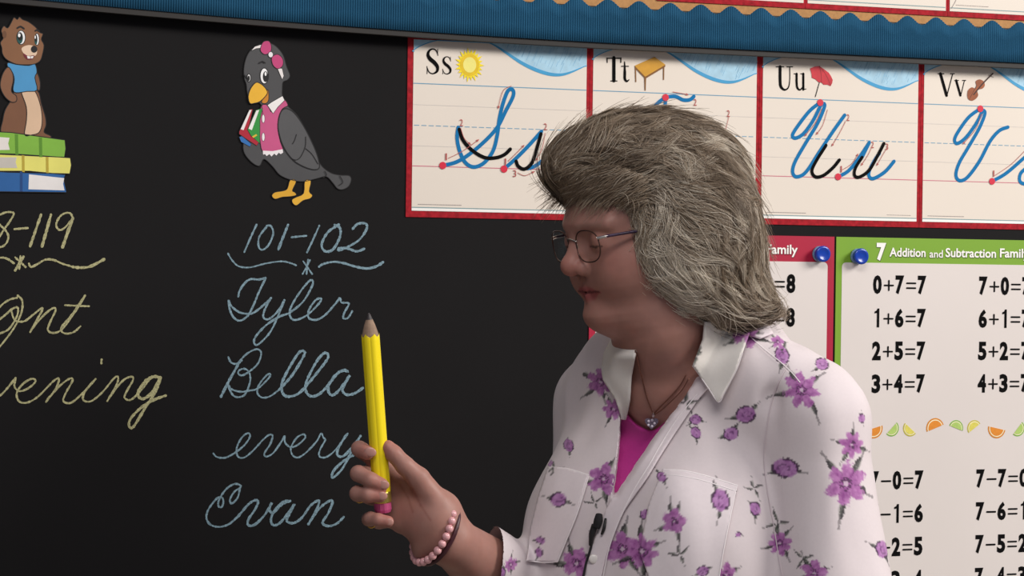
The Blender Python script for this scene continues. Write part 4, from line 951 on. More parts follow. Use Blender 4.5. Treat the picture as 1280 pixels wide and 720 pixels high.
# pieces laid on the cloth: seams, placket, pockets, collar
from mathutils.geometry import delaunay_2d_cdt
def px_patch(name, poly, dm, off_mm, thick, step=4.0, parent=None, m=None, flowers=(), lift=None, base=(228, 216, 221)):
    pl = [tuple(map(float, q)) for q in poly]; bd = []
    for i in range(len(pl)):
        a_, b_ = np.array(pl[i]), np.array(pl[(i + 1) % len(pl)]); k = max(1, int(np.linalg.norm(b_ - a_) / step))
        bd += [tuple(a_ + (b_ - a_) * j / k) for j in range(k)]
    us = [q[0] for q in pl]; vs_ = [q[1] for q in pl]
    gu, gv = np.meshgrid(np.arange(min(us) + step * .6, max(us), step), np.arange(min(vs_) + step * .6, max(vs_), step))
    ins = inside(gu.ravel(), gv.ravel(), pl); pts = [q for q, k in zip(zip(gu.ravel(), gv.ravel()), ins) if k]
    bda = np.array(bd); pts = [q for q in pts if np.min(np.hypot(bda[:, 0] - q[0], bda[:, 1] - q[1])) > step * .5]
    allp = bd + pts; nbd = len(bd)
    r_ = delaunay_2d_cdt([Vector(q) for q in allp], [(i, (i + 1) % nbd) for i in range(nbd)], [], 1, 1e-4)
    P3 = []
    for co in r_[0]:
        d = dm.at(co[0], co[1]); d = 2.5 if d > 8 else d
        l_ = lift(co[0], co[1]) if lift else 0
        P3.append(P(co[0], co[1], d - (off_mm + l_) / 1000))
    o = mesh(name, P3, [tuple(f) for f in r_[2]], m, None, True)
    sm_ = o.modifiers.new('cloth', 'SOLIDIFY'); sm_.thickness = thick; sm_.offset = -1
    V_ = np.array(P3)
    if m is CLOTH: paint_cloth(o, V_, list(flowers), base)
    if parent is not None: part(o, parent)
    return o
def px_seam(name, pts, dm, off_mm, wpx, m, parent, thick=0.0005):
    c = crom(pts, 10); tg = np.gradient(c, axis=0); tg /= np.linalg.norm(tg, axis=1)[:, None]; nr = np.stack([-tg[:, 1], tg[:, 0]], 1)
    vs = []; 
    for q, n_ in zip(c, nr):
        for k, o_ in ((-1, 0), (0, .0005), (1, 0)):
            w_ = q + n_ * wpx * .5 * k; d = dm.at(*w_); d = dm.at(*q) if d > 8 else d; vs.append(P(w_[0], w_[1], d - off_mm / 1000 - o_))
    fs = [(3 * i + k, 3 * i + 3 + k, 3 * i + 4 + k, 3 * i + 1 + k) for i in range(len(c) - 1) for k in (0, 1)]
    o = mesh(name, vs, fs, m, None, True); return part(o, parent)
DB = DepthMap(VB_).blur(2)
DBODY = DepthMap(V).blur(2)
DALL = object.__new__(DepthMap); DALL.v0 = 340; DALL.D = np.minimum(DB.D, DBODY.D); DALLB = DALL.blur(5)
SEAM = mat('white_stitching', rgb(246, 238, 240), 0.6, 0.02, 200)

DCH = DepthMap(V).blur(1)
# her own right front panel lies under, the left one over it
R_EDGE = [(884,462),(862,486),(847,507),(830,532),(812,560),(795,588),(778,612),(765,632),(752,662),(742,690),(735,722),(730,760)]
def filled(dm, n_):
    o_ = object.__new__(DepthMap); o_.v0 = dm.v0; D = dm.D.copy()
    for _ in range(n_):
        E_ = D.copy()
        for ax in (0, 1):
            for k in (-1, 1): E_ = np.minimum(E_, np.roll(D, k, ax))
        D = np.where(D > 8, E_, D)
    o_.D = D; return o_
DBF = filled(DB, 14).blur(3)
def strip(pts, wl, wr):
    c = crom(pts, 4); tg = np.gradient(c, axis=0); tg /= np.linalg.norm(tg, axis=1)[:, None]; nr = np.stack([tg[:, 1], -tg[:, 0]], 1)
    return [tuple(q) for q in (c - nr * wl)] + [tuple(q) for q in (c + nr * wr)[::-1]]
px_patch('front_placket', strip(R_EDGE, 3.5, 17), DBF, 3.0, .0016, 2.4, woman, CLOTH, FLOWERS)
px_patch('front_placket', strip([(776,466),(777,500),(776,540),(771,590),(765,634)], 4, 6), DBF, 2.0, .0014, 3, woman, CLOTH, FLOWERS)
px_seam('stitching', [(872,492),(846,524),(828,552),(812,580),(797,604),(783,630),(770,660),(760,690),(753,725)], DB, 5.0, 1.2, SEAM, woman)
pk = px_patch('chest_pocket', [(829,587),(850,588),(880,594),(922,607),(914,640),(904,690),(898,730),(815,730),(800,690),(812,630)], DB, 3.4, .0016, 2.2, woman, CLOTH, FLOWERS, base=(231, 220, 224))
px_seam('pocket_hem', [(829,593),(852,595),(880,601),(918,613)], DB, 5.2, 1.3, SEAM, woman); px_seam('pocket_hem', [(829,587),(852,588),(880,594),(922,607)], DB, 5.2, 1.6, SEAM, woman)
px_seam('stitching', [(921,608),(914,640),(904,690),(898,728)], DB, 5.0, 1.4, SEAM, woman)
px_patch('chest_pocket', [(686,584),(710,586),(736,594),(722,640),(706,680),(697,703),(658,701),(664,660),(674,620)], DB, 2.6, .0014, 2.2, woman, CLOTH, FLOWERS, base=(231, 220, 224))
px_seam('pocket_hem', [(686,584),(710,586),(736,594)], DB, 4.2, 1.6, SEAM, woman); px_seam('stitching', [(658,700),(678,703),(697,702)], DB, 4.2, 1.6, SEAM, woman); px_seam('stitching', [(736,595),(722,640),(706,680),(697,702)], DB, 4.0, 1.3, SEAM, woman)
px_seam('shoulder_seam', [(935,418),(955,436),(975,452),(990,466),(1000,478)], DB, .5, 1.2, SEAM, woman)
px_seam('armhole_seam', [(986,452),(968,490),(959,530),(955,570),(959,610),(966,650),(974,700),(980,730)], DB, .5, 1.3, mat('seam_shade', rgb(214, 200, 206), .7), woman)
# camisole and its neckline, seen in the opening
PINK = mat('magenta_knit', rgb(188, 40, 140), 0.75, 0.05, 500, 0.15, sheen=0.2)
px_patch('camisole', [(768,505),(780,512),(786,522),(797,532),(812,539),(822,536),(832,528),(846,512),(850,540),(830,600),(800,650),(770,660),(755,640),(758,560)], DBODY.blur(2), 2.5, .0010, 4, woman, PINK)
px_seam('neckline_trim', [(784,519),(790,526),(797,532),(812,539),(822,536),(832,528)], DBODY, 3.4, 2.2, mat('magenta_trim', rgb(160, 26, 112), .7), woman)
# collar leaves
COLL = CLOTH
def lift_r(u, v): return 6 * math.exp(-((u - 866) ** 2 + (v - 458) ** 2) / 500) + 3 * math.exp(-((u - 898) ** 2 + (v - 500) ** 2) / 260)
px_patch('collar', [(880,402),(878,424),(865.5,456.5),(874,468),(886,486),(898,503),(905,492),(913,477),(921,462),(929,440),(937,417),(932,400)], DALLB, 7.5, .0022, 2.4, woman, COLL, [(927,412,16,'b',9),(868,448,6,'l',2)], lift_r, base=(228, 223, 218))
class NeckMap:
    def at(s, u, v): return DALLB.at(u, max(v, 446)) + max(0, 446 - v) * .0009
px_patch('collar', [(806,404),(790,404),(776,412),(766,424),(757,442),(753,462),(756,476),(764,488),(771,500),(776,524),(783,524),(788,500),(790,470),(794,448),(800,424)], NeckMap(), 6.0, .0022, 2.4, woman, COLL, [(748,470,12,'b',4)], lambda u, v: 4 * math.exp(-((u - 770) ** 2 + (v - 460) ** 2) / 900), base=(228, 223, 218))
px_seam('collar_edge', [(865.5,457),(875,470),(886,486),(898,502.5),(905,492),(913,477),(921,461),(928,441)], DALLB, 12.5, 1.4, SEAM, woman)
px_patch('collar', [(934,398),(948,402),(960,408),(966,418),(950,424),(936,420),(930,412)], DB, 4, .0020, 2.4, woman, COLL, [(930,412,14,'b',9)])
def tube(name, pts, r, m, parent=None, res=8, interp=6, closed=False):
    c = crom(pts, interp, closed) if interp else np.array(pts, float); n_ = len(c)
    rr = np.full(n_, r) if np.isscalar(r) else np.interp(np.linspace(0, 1, n_), np.linspace(0, 1, len(r)), r)
    tg = np.gradient(c, axis=0) if not closed else np.roll(c, -1, 0) - np.roll(c, 1, 0)
    tg /= np.linalg.norm(tg, axis=1)[:, None] + 1e-12
    up = np.array([0.1, 0.2, 1.0]); vs = []; fs = []
    for q, t, r_ in zip(c, tg, rr):
        a_ = np.cross(t, up); a_ /= np.linalg.norm(a_) + 1e-9; b_ = np.cross(t, a_)
        for k in range(res): an = 2 * math.pi * k / res; vs.append(q + r_ * (math.cos(an) * a_ + math.sin(an) * b_))
    N_ = n_ if closed else n_ - 1
    for i in range(N_):
        for k in range(res): fs.append((i * res + k, i * res + (k + 1) % res, ((i + 1) % n_) * res + (k + 1) % res, ((i + 1) % n_) * res + k))
    if not closed: fs += [tuple(range(res)), tuple(range((n_ - 1) * res, n_ * res))]
    o = mesh(name, vs, fs, m, None, True)
    return part(o, parent) if parent is not None else o
def ball(name, c, r, m, parent=None, seg=12, ring=8, sc=(1, 1, 1), axes=None):
    ax_ = np.eye(3) if axes is None else np.asarray(axes); vs = []; fs = []
    for i in range(1, ring):
        ph = math.pi * i / ring
        for k in range(seg): th = 2 * math.pi * k / seg; q = np.array([math.sin(ph) * math.cos(th) * sc[0], math.sin(ph) * math.sin(th) * sc[1], math.cos(ph) * sc[2]]) * r; vs.append(np.asarray(c) + q @ ax_)
    n_ = len(vs); vs += [np.asarray(c) + np.array([0, 0, r * sc[2]]) @ ax_, np.asarray(c) - np.array([0, 0, r * sc[2]]) @ ax_]
    for i in range(ring - 2):
        for k in range(seg): fs.append((i * seg + k, i * seg + (k + 1) % seg, (i + 1) * seg + (k + 1) % seg, (i + 1) * seg + k))
    for k in range(seg): fs += [(n_, (k + 1) % seg, k), (n_ + 1, (ring - 2) * seg + k, (ring - 2) * seg + (k + 1) % seg)]
    o = mesh(name, vs, fs, m, None, True)
    return part(o, parent) if parent is not None else o
# blouse buttons on the placket
BTN = mat('pearl_button', rgb(236, 230, 226), 0.25, 0.03)
for (u, v) in ((742, 699), (728, 770)):
    ball('button', P(u, v, DB.at(u, v) - .006), .0050, BTN, woman, 14, 6, (1, 1, .3), np.stack([RT, ZZ, AW]))
# skirt and shoes, below the picture
SKM = mat('dark_skirt', rgb(44, 42, 54), 0.85, 0.05, 80)
vs = []; fs = []; ns = 40; lev = [(HIP + .10, .165, .125), (HIP, .185, .150), (HIP - .15, .20, .17), (.55, .215, .19), (.30, .235, .21)]
for z_, a_, b_ in lev:
    for k in range(ns): t = 2 * math.pi * k / ns; w_ = 1 + .03 * math.sin(9 * t) * (HIP - z_); q = TW(a_ * math.cos(t) * w_, b_ * math.sin(t) * w_ + .01, 0); vs.append((q[0], q[1], z_))
for i in range(len(lev) - 1):
    for k in range(ns): fs.append((i * ns + k, i * ns + (k + 1) % ns, (i + 1) * ns + (k + 1) % ns, (i + 1) * ns + k))
part(mesh('skirt', vs, fs, SKM, None, True), woman)
LEG = mat('skin_plain', rgb(172, 127, 116), .55, .04, 60)
for sg in (1, -1):
    a_ = TW(sg * .09, 0, 0); k_ = lambda z_, f=0: (a_[0] + Ft[0] * f, a_[1] + Ft[1] * f, z_)
    tube('leg', [k_(.75), k_(.45, .01), k_(.25, -.015), k_(.08, 0)], [.06, .052, .05, .034], LEG, woman, 14)
    tube('shoe', [k_(.045, -.05), k_(.05, 0), k_(.040, .08), k_(.032, .15)], [.034, .044, .042, .030], mat('black_shoe', rgb(28, 26, 28), .4), woman, 14)

# ------------------------------------------------------------------ hair
KX = .00084
def hE(u, v, d, ru, rv, rd): return (P(u, v, d), (ru * KX, rd, rv * KX))
HAIR = [hE(822, 236, 2.53, 118, 99, .098), hE(716, 210, 2.515, 38, 35, .055), hE(772, 214, 2.53, 78, 68, .085), hE(868, 292, 2.475, 82, 98, .058), hE(890, 316, 2.54, 59, 88, .088), hE(905, 372, 2.51, 58, 42, .06), hE(944, 388, 2.54, 25, 15, .05), hE(926, 322, 2.56, 25, 56, .06)]
HSUB = [hE(744, 340, 2.50, 66, 80, .30), hE(782, 398, 2.50, 72, 58, .30)]
HAXS = np.stack([RT, AW, ZZ])
def sdf_hair(p, rough=True, sub=True):
    d = None
    for c, r in HAIR: q = s_ell(p, c, r, HAXS); d = q if d is None else smin(d, q, .018)
    if rough: d = d - .004 * vnoise(p, 55, 2)
    for c, r in (HSUB if sub else []): d = smax(d, -s_ell(p, c, r, HAXS), .008)
    return d
lo, hi = pbox([P(640, 110, 2.35), P(1000, 110, 2.75), P(640, 450, 2.75), P(1000, 450, 2.35)], .02)
VH, QH = surface_nets(lambda p: sdf_hair(p) + .003, lo, hi, 0.0035)
hair = np_mesh('hair', VH, QH, mat('hair_mass', rgb(92, 80, 68), .8, .25, 70, .3)); part(hair, woman)
GUIDE = np.array([(683,238,-.1,-1),(697,250,-.6,-.6),(685,215,.2,-1),(700,188,.5,-.85),(720,168,.8,-.6),(760,146,.95,-.28),(820,134,1,0),(870,140,.95,.25),(910,165,.75,.7),(935,200,.3,.95),(945,250,.2,1),(715,225,.35,-.9),(735,240,.6,-.7),(765,240,.85,-.35),(740,200,.8,-.6),
 (780,185,.95,-.25),(800,215,1,-.05),(840,180,1,.05),(885,178,.95,.3),(840,212,.95,.3),(880,215,.9,.3),(915,215,.8,.6),(806,246,.6,.6),(800,268,.3,.95),(800,290,.25,1),(812,325,.45,.9),(832,350,.7,.7),(858,372,.9,.5),(885,390,1,.3),(832,250,.3,.95),(852,240,.9,.5),
 (845,285,.35,.95),(872,255,.9,.4),(850,320,.6,.8),(885,300,.8,.6),(880,345,.9,.5),(905,250,.9,.45),(915,290,.6,.8),(920,330,.5,.85),(945,300,.15,1),(958,330,-.2,1),(950,355,.1,1),(925,370,.7,.7),(905,400,.7,.5),(940,385,.9,.4),(965,392,1,.1),(900,415,.5,.8)], float)
def hfield(p):
    u, v, _ = project(p)
    w_ = 1 / ((u[:, None] - GUIDE[:, 0]) ** 2 + (v[:, None] - GUIDE[:, 1]) ** 2 + 60) ** 1.6
    gd = w_ @ GUIDE[:, 2:] / w_.sum(1)[:, None]
    return gd[:, :1] * RT - gd[:, 1:] * ZZ
def hgrad(p):
    e = .001; p = p.astype(np.float32); f = lambda q: sdf_hair(q, False)
    g_ = np.stack([f(p + np.float32(np.eye(3)[k] * e)) - f(p - np.float32(np.eye(3)[k] * e)) for k in range(3)], 1)
    return g_ / (np.linalg.norm(g_, axis=1)[:, None] + 1e-9)
def trace(p0, n_, stp, depth0, depth1, rg, turn):
    full = rg.random(len(p0)) < .6
    p = p0.copy(); out = []; m_ = len(p)
    ph = rg.uniform(0, 6.28, m_); fq = rg.uniform(.35, .7, m_); am = rg.uniform(.3, 1.3, m_)
    for i in range(n_):
        g_ = hgrad(p); d_ = hfield(p); d_ += RT * (am * np.sin(ph + i * fq))[:, None] * .35 + ZZ * (am * np.cos(ph * 1.7 + i * fq))[:, None] * .35
        ca, sa_ = np.cos(turn * i)[:, None], np.sin(turn * i)[:, None]; d_ = d_ * ca + np.cross(g_, d_) * sa_
        d_ -= (d_ * g_).sum(1)[:, None] * g_; d_ /= np.linalg.norm(d_, axis=1)[:, None] + 1e-9
        tgt = depth0 + (depth1 - depth0) * i / (n_ - 1)
        off_ = np.where(full, sdf_hair(p.astype(np.float32), False, False), sdf_hair(p.astype(np.float32), False)) - tgt
        p = p - g_ * np.clip(off_, -.004, .004)[:, None]
        out.append(p.copy()); p = p + d_ * stp[:, None]
    return np.stack(out, 1)
def make_strands():
    rg = np.random.default_rng(5); NC, NS, NP = 1500, 22, 16
    tri = VH[QH].mean(1); u, v, z = project(tri)
    wt = np.where(z < 2.54, 1.0, .35); idx = rg.choice(len(tri), NC, p=wt / wt.sum())
    roots = tri[idx]; stp = rg.uniform(.0026, .0052, NC)
    turn = rg.normal(0, .050, NC); lift_ = rg.uniform(-.004, .0065, NC)
    gpath = trace(roots, NP, stp, np.zeros(NC) - .002, lift_, rg, turn)
    rr = np.repeat(roots, NS, 0) + rg.normal(0, .0042, (NC * NS, 3)); st = np.repeat(stp, NS) * rg.uniform(.85, 1.15, NC * NS)
    d1 = np.repeat(lift_, NS) + rg.uniform(-.0015, .0015, NC * NS); fly = rg.random(NC * NS) < .025; d1 = np.where(fly, rg.uniform(.006, .016, NC * NS), d1)
    path = trace(rr, NP, st, np.full(NC * NS, -.002), d1, rg, np.repeat(turn, NS))
    t = np.linspace(0, 1, NP)[None, :, None]
    g_ = np.repeat(gpath, NS, 0); k = (t ** 1.3) * .62 * (~fly)[:, None, None]
    path = path * (1 - k) + g_ * k
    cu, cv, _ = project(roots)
    silver_highlight = np.exp(-((cu - 812) / 48) ** 2 - ((cv - 300) / 80) ** 2) * .9 + np.exp(-((cu - 850) / 40) ** 2 - ((cv - 350) / 40) ** 2) * .5 + np.exp(-((cu - 925) / 30) ** 2 - ((cv - 180) / 50) ** 2) * .35  # silver hair at the temple, plus a highlight painted at upper right
    dark = np.exp(-((cu - 890) / 50) ** 2 - ((cv - 405) / 26) ** 2) * .7 + np.exp(-((cu - 735) / 65) ** 2 - ((cv - 195) / 60) ** 2) * .34 + np.exp(-((cu - 870) / 40) ** 2 - ((cv - 225) / 22) ** 2) * .2  # browner front hair; at the nape, shadow painted into the strand tone
    tone = np.repeat(.36 + silver_highlight * .62 - dark * .5 + rg.normal(0, .19, NC), NS) + rg.normal(0, .14, NC * NS)
    # wispy fringe falling over the forehead, loose bang ends and curls
    DH = DepthMap(V, 120); DH.D = np.minimum(DH.D, DepthMap(VH, 120).D); DH = DH.blur(4); ex = []; et = []
    for i in range(1500):
        k = rg.random(); u0 = rg.uniform(712, 812); v0 = rg.uniform(205, 240) + max(0, u0 - 770) * .35
        L_ = rg.uniform(30, 66) * (.75 if rg.random() < .4 else 1) * (.6 if u0 > 785 else 1); an = rg.uniform(.05, .65); cu_ = rg.uniform(.1, .9); pt = []
        u_, v_ = u0, v0; rof_ = rg.uniform(-.002, .003)
        for j in range(NP):
            dd_ = DH.at(u_, v_); dd_ = 2.50 if dd_ > 8 else dd_
            pt.append(P(u_, v_, dd_ - .0035 - rof_ - .002 * math.sin(3.14 * j / NP))); a_ = an + cu_ * j / NP
            u_ -= L_ / NP * math.cos(a_); v_ += L_ / NP * math.sin(a_)
        ex.append(pt); et.append(.42 + rg.normal(0, .15))
    path = np.concatenate([path, np.array(ex)]); tone = np.concatenate([tone, et])
    return path, np.clip(tone, 0, 1)
paths, tone = make_strands()
hc = bpy.data.hair_curves.new('hair_strands'); n_s, n_p = paths.shape[:2]
hc.add_curves([n_p] * n_s)
hc.attributes['position'].data.foreach_set('vector', paths.astype(np.float32).ravel())
ra = hc.attributes.new('radius', 'FLOAT', 'POINT'); ra.data.foreach_set('value', np.tile(np.interp(np.linspace(0, 1, n_p), [0, .6, 1], [.00024, .00022, .00007]), n_s).astype(np.float32))
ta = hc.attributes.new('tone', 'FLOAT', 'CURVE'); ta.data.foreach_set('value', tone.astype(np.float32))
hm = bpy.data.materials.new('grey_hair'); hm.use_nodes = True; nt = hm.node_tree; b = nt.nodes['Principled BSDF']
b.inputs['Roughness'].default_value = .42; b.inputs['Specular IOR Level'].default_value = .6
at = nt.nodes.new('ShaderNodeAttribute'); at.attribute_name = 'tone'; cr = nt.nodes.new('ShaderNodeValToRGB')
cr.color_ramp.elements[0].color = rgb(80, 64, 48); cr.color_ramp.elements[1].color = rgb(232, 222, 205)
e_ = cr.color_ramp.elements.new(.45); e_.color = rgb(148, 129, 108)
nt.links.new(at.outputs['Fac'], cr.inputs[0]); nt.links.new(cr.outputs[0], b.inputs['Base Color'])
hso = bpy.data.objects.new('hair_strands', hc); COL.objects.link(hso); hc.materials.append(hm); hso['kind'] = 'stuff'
hso.parent = hair; hso.matrix_parent_inverse = Matrix.Translation(woman.location).inverted() if False else hair.matrix_parent_inverse.inverted() @ hair.matrix_parent_inverse

# ------------------------------------------------------------------ spectacles
ef, eh = HM(711.5, 303); GS = .0325; GRX, GRZ = .0235, .0165
specs = empty('eyeglasses', tuple(HW(ef, 0, eh))); tag(specs, 'thin-framed eyeglasses with purple temples worn by the woman', 'eyeglasses')
MET = mat('brown_metal_rim', rgb(88, 64, 58), .3, metallic=.7); SILV = mat('silver_metal', rgb(206, 200, 196), .25, metallic=.9); PURP = mat('purple_temple', rgb(52, 32, 62), .35, .5, 400)
GL = bpy.data.materials.new('clear_lens'); GL.use_nodes = True; nt = GL.node_tree; nt.nodes.clear()
o_ = nt.nodes.new('ShaderNodeOutputMaterial'); tr = nt.nodes.new('ShaderNodeBsdfTransparent'); gl = nt.nodes.new('ShaderNodeBsdfGlossy'); fr_ = nt.nodes.new('ShaderNodeFresnel'); mx_ = nt.nodes.new('ShaderNodeMixShader')
tr.inputs[0].default_value = (.985, .985, .98, 1); gl.inputs['Roughness'].default_value = .04; fr_.inputs['IOR'].default_value = 1.22
mx_.inputs[0].default_value = .07; nt.links.new(tr.outputs[0], mx_.inputs[1]); nt.links.new(gl.outputs[0], mx_.inputs[2]); nt.links.new(mx_.outputs[0], o_.inputs[0])
def rim(sg):
    out = []
    for t in np.linspace(0, 2 * math.pi, 28, endpoint=False):
        c_, s_ = math.cos(t), math.sin(t); k = (abs(c_) ** 2.6 + abs(s_) ** 2.6) ** (-1 / 2.6)
        s1 = GRX * c_ * k; out.append(HW(ef + .002 - .10 * s1 * sg * (1 if sg * s1 > 0 else .4) * 1 if False else ef + .002 - 3.2 * (s1 * sg + .010) ** 2 * (s1 * sg > -.010), sg * GS + s1, eh - .004 + GRZ * s_ * k))
    return out
for sg in (1, -1):
    r_ = rim(sg); tube('lens_rim', r_, .00075, MET, specs, 6, 2, True)
    c_ = HW(ef + .0028, sg * GS, eh - .004); n_ = len(r_)
    part(mesh('lens', [c_] + r_, [(0, 1 + i, 1 + (i + 1) % n_) for i in range(n_)], GL, None, True), specs)
    hx = HW(ef - .003, sg * (GS + GRX + .0015), eh + .004)
    tube('hinge', [HW(ef - .001, sg * (GS + GRX - .001), eh + .004), hx, HW(ef - .009, sg * (GS + GRX + .005), eh + .0045)], .0017, SILV, specs, 6, 3)
    tube('temple', [HW(ef - .008, sg * (GS + GRX + .0045), eh + .0045), HW(ef - .04, sg * (GS + GRX + .012), eh + .0035), HW(ef - .075, sg * (GS + GRX + .014), eh + .0015), HW(ef - .105, sg * (GS + GRX + .012), eh - .002), HW(ef - .125, sg * (GS + GRX + .006), eh - .022)], .0016, PURP, specs, 8, 5)
    tube('nose_pad_arm', [HW(ef + .002, sg * .011, eh - .002), HW(ef + .000, sg * .0095, eh - .008), HW(ef - .003, sg * .010, eh - .011)], .0006, SILV, specs, 5, 3)
tube('bridge', [HW(ef + .002, -.0105, eh + .001), HW(ef + .0045, 0, eh + .0045), HW(ef + .002, .0105, eh + .001)], .0009, SILV, specs, 6, 5)

# ------------------------------------------------------------------ giant pencil
axp = PEN_B - PEN_T; Lp = np.linalg.norm(axp); axp /= Lp
pa = np.cross(axp, AW); pa /= np.linalg.norm(pa); pb = np.cross(axp, pa)
pencil = empty('pencil', tuple(PEN_B)); tag(pencil, 'oversized yellow pencil held upright in the hand of the woman', 'pencil')
def ring_mesh(name, prof, m, n_=24, hexa=0.0, phase=0, wave=None):
    vs = []; fs = []
    for j, (t, r_) in enumerate(prof):
        for k in range(n_):
            an = 2 * math.pi * k / n_ + phase; hx = 1 - hexa * (1 - abs(math.cos(3 * an)))
            tt = t + (wave(an) if wave and j == 0 else 0)
            vs.append(PEN_T + axp * (tt * Lp) + r_ * hx * (math.cos(an) * pa + math.sin(an) * pb))
    for j in range(len(prof) - 1):
        for k in range(n_): fs.append((j * n_ + k, j * n_ + (k + 1) % n_, (j + 1) * n_ + (k + 1) % n_, (j + 1) * n_ + k))
    fs += [tuple(range(n_)), tuple(range((len(prof) - 1) * n_, len(prof) * n_))]
    return part(mesh(name, vs, fs, m, None, False), pencil)
YL = mat('yellow_lacquer', rgb(252, 228, 22), .38, .02, 20); WD = mat('bare_cedar', rgb(150, 124, 104), .8, .15, 300); LD = mat('graphite', rgb(52, 46, 48), .5, .1, 300)
RP = .0092
ring_mesh('barrel', [(.108, RP * .98), (.13, RP), (.90, RP)], YL, 36, .07, wave=lambda a_: .018 * abs(math.sin(3 * a_)) - .010)
ring_mesh('sharpened_wood', [(.028, .0034), (.06, .0058), (.108, RP * .93), (.125, RP * .9)], WD, 24)
ring_mesh('lead_tip', [(-.003, .0006), (.004, .0016), (.030, .0036)], LD, 16)
ring_mesh('ferrule', [(.895, RP * 1.0), (.90, RP * 1.03), (.945, RP * 1.03), (.95, RP * .98)], mat('ferrule_metal', rgb(196, 176, 90), .3, metallic=.8), 24)
ring_mesh('eraser', [(.945, RP * .95), (.985, RP * .97), (1.0, RP * .85)], mat('pink_rubber', rgb(208, 84, 138), .7, .05, 100), 24, .06)

# ------------------------------------------------------------------ nails, rings, bracelets, necklace, microphone
NAIL = mat('nail', rgb(186, 136, 126), .3, .02, 50)
for (u, v, dd), ang, (lw, lh) in (((463,565,-13.5), .30, (.0062,.0048)), ((480,606,-18.0), .12, (.0055,.0045)), ((478,620,-17.5), .03, (.0052,.0044)), ((486.5,652.5,-12.6), .08, (.0046,.0038))):
    X_ = math.cos(ang) * RT - math.sin(ang) * ZZ; Z_ = math.sin(ang) * RT + math.cos(ang) * ZZ
    ball('fingernail', MMp(u, v, dd), 1.0, NAIL, woman, 12, 8, (lw, .0012, lh), np.stack([X_, AW, Z_]))
GOLD = mat('gold', rgb(214, 168, 84), .25, metallic=1.0)
def torus_pts(c, ax_, r_, n_=24, ell=1.0):
    ax_ = np.asarray(ax_) / np.linalg.norm(ax_); e1 = np.cross(ax_, ZZ); e1 /= np.linalg.norm(e1); e2 = np.cross(ax_, e1)
    return [c + r_ * (math.cos(t) * e1 + ell * math.sin(t) * e2) for t in np.linspace(0, 2 * math.pi, n_, endpoint=False)]
for (c, nx_, r_, lb) in (((MMp(449,617,11)+MMp(452,619,17))/2, MMp(462,620,26) - MMp(447,617,11), .0084, 'thin gold ring on the ring finger holding the pencil'), (MMp(465,650.5,15), MMp(474,652,22) - MMp(461,649,10), .0076, 'thin gold ring on the little finger below the pencil')):
    t_ = tube('finger_ring', torus_pts(c, nx_, r_), .0009, GOLD, None, 6, 1, True); tag(t_, lb, 'ring')
wax = EL_R * .5 + P(640, 736, 2.575) * .5 - WR_R; fa = P(640, 736, 2.575) - WR_R; fa /= np.linalg.norm(fa)
br = empty('beaded_bracelet', tuple(P(560, 660, 2.45))); tag(br, 'bracelet of pale pink beads nearest the hand', 'bracelet')
BD = mat('pink_pearl_bead', rgb(226, 168, 172), .18, .06, 200, spec=.7)
bc = P(541, 662, 2.449); 
bdir = P(585, 684, 2.470) - bc
_e2 = -.90 * AW + .44 * _bj
rg2 = lambda c, r_, n_: [c + r_ * (math.cos(t) * _bi + .92 * math.sin(t) * _e2) for t in np.linspace(0, 2 * math.pi, n_, endpoint=False)]
bc = P(541, 663, 2.449)
for i, q in enumerate(rg2(bc, .0352, 26)): ball('bead', q, .0043, BD, br, 10, 7)
q_ = tube('dark_bracelet', rg2(bc + .0072 * _bj + .003 * AW, .0342, 36), .0024, mat('dark_red_cord', rgb(66, 26, 36), .4, .3, 500), None, 8, 1, True)
tag(q_, 'thin dark red bracelet behind the pink beads', 'bracelet')
neck = empty('necklace', tuple(P(815, 525, 2.45))); tag(neck, 'fine copper chain necklace with a small heart pendant', 'necklace')
CH = mat('copper_chain', rgb(132, 90, 78), .35, .1, 400, metallic=.8)
def on(u, v, o_): d = DBODY.at(u, v); return P(u, v, (2.5 if d > 8 else d) - o_)
tube('chain', [on(u, v, .0016) for u, v in ((794,438),(798,455),(803,475),(809,498),(816.5,518))], .0008, CH, neck, 6, 4)
tube('chain', [on(u, v, .0020) for u, v in ((816.5,518),(826,508),(838,496),(850,482),(858,468))], .0008, CH, neck, 6, 4)
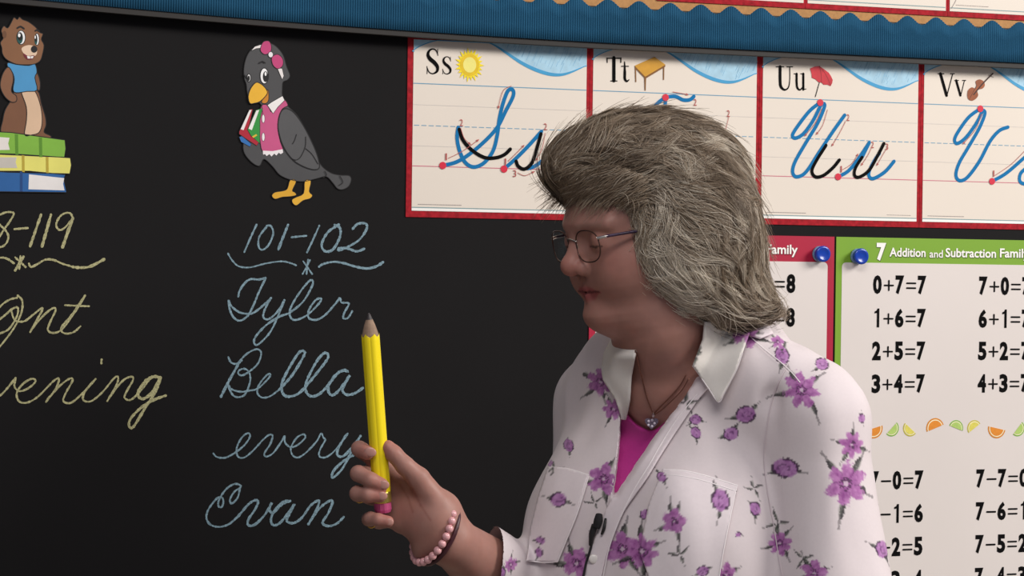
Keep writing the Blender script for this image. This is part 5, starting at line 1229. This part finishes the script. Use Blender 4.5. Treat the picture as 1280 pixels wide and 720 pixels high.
tube('chain', [on(u, v, .0034) for u, v in ((817.5,519),(829,511),(842,499),(853,487),(861,473))], .0007, CH, neck, 6, 4)
PEND = mat('grey_silver_pendant', rgb(150, 132, 146), .3, .5, 900, metallic=.8)
tube('bail', [on(817, 517, .003), on(816.5, 521, .0036)], .0016, SILV, neck, 8, 2)
ht = []
for t in np.linspace(0, 2 * math.pi, 24, endpoint=False): ht.append((812 + 8.5 * math.sin(t) ** 3 + 2.5, 528.5 - (7.2 * math.cos(t) - 2.8 * math.cos(2 * t) - 1.0 * math.cos(3 * t)) * .95))
part(mesh('pendant', [on(814, 529, .0048) + (u - 814) * KX * RT - (v - 529) * KX * ZZ for u, v in ht] + [on(814, 529, .0018) + (u - 814) * KX * RT - (v - 529) * KX * ZZ for u, v in ht], [tuple(range(24)), tuple(range(24, 48))] + [(i, (i + 1) % 24, 24 + (i + 1) % 24, 24 + i) for i in range(24)], PEND), neck)
for k in range(5): a_ = k * 1.25; ball('pendant_stone', on(814, 529, .0052) + .0034 * (math.cos(a_) * RT + math.sin(a_) * ZZ), .0015, mat('clear_stone', rgb(230, 220, 236), .08, spec=1.0), neck, 8, 5)
mic = empty('lapel_microphone', tuple(P(745, 655, 2.44))); tag(mic, 'small black lapel microphone clipped on the blouse front', 'microphone')
BLK = mat('black_plastic', rgb(22, 20, 24), .45)
def onb(u, v, o_): return P(u, v, DB.at(u, v) - o_)
tube('microphone_capsule', [onb(749, 643, .010), onb(748, 650, .011), onb(745, 660, .010)], [.0035, .0048, .0040], mat('black_foam', rgb(26, 24, 28), .95, .3, 900, .6), mic, 12, 4)
tube('clip', [onb(744, 656, .009), onb(740, 668, .009), onb(738, 682, .007)], [.0040, .0034, .0018], BLK, mic, 8, 4)
tube('clip', [onb(757, 648, .007), onb(755, 660, .008), onb(752, 668, .007)], [.0012, .0018, .0012], BLK, mic, 8, 4)
tube('cable', [onb(u, v, .0065) for u, v in ((740,678),(737,690),(733,702),(730,716),(726,735),(722,770))], .0013, BLK, mic, 8, 4)
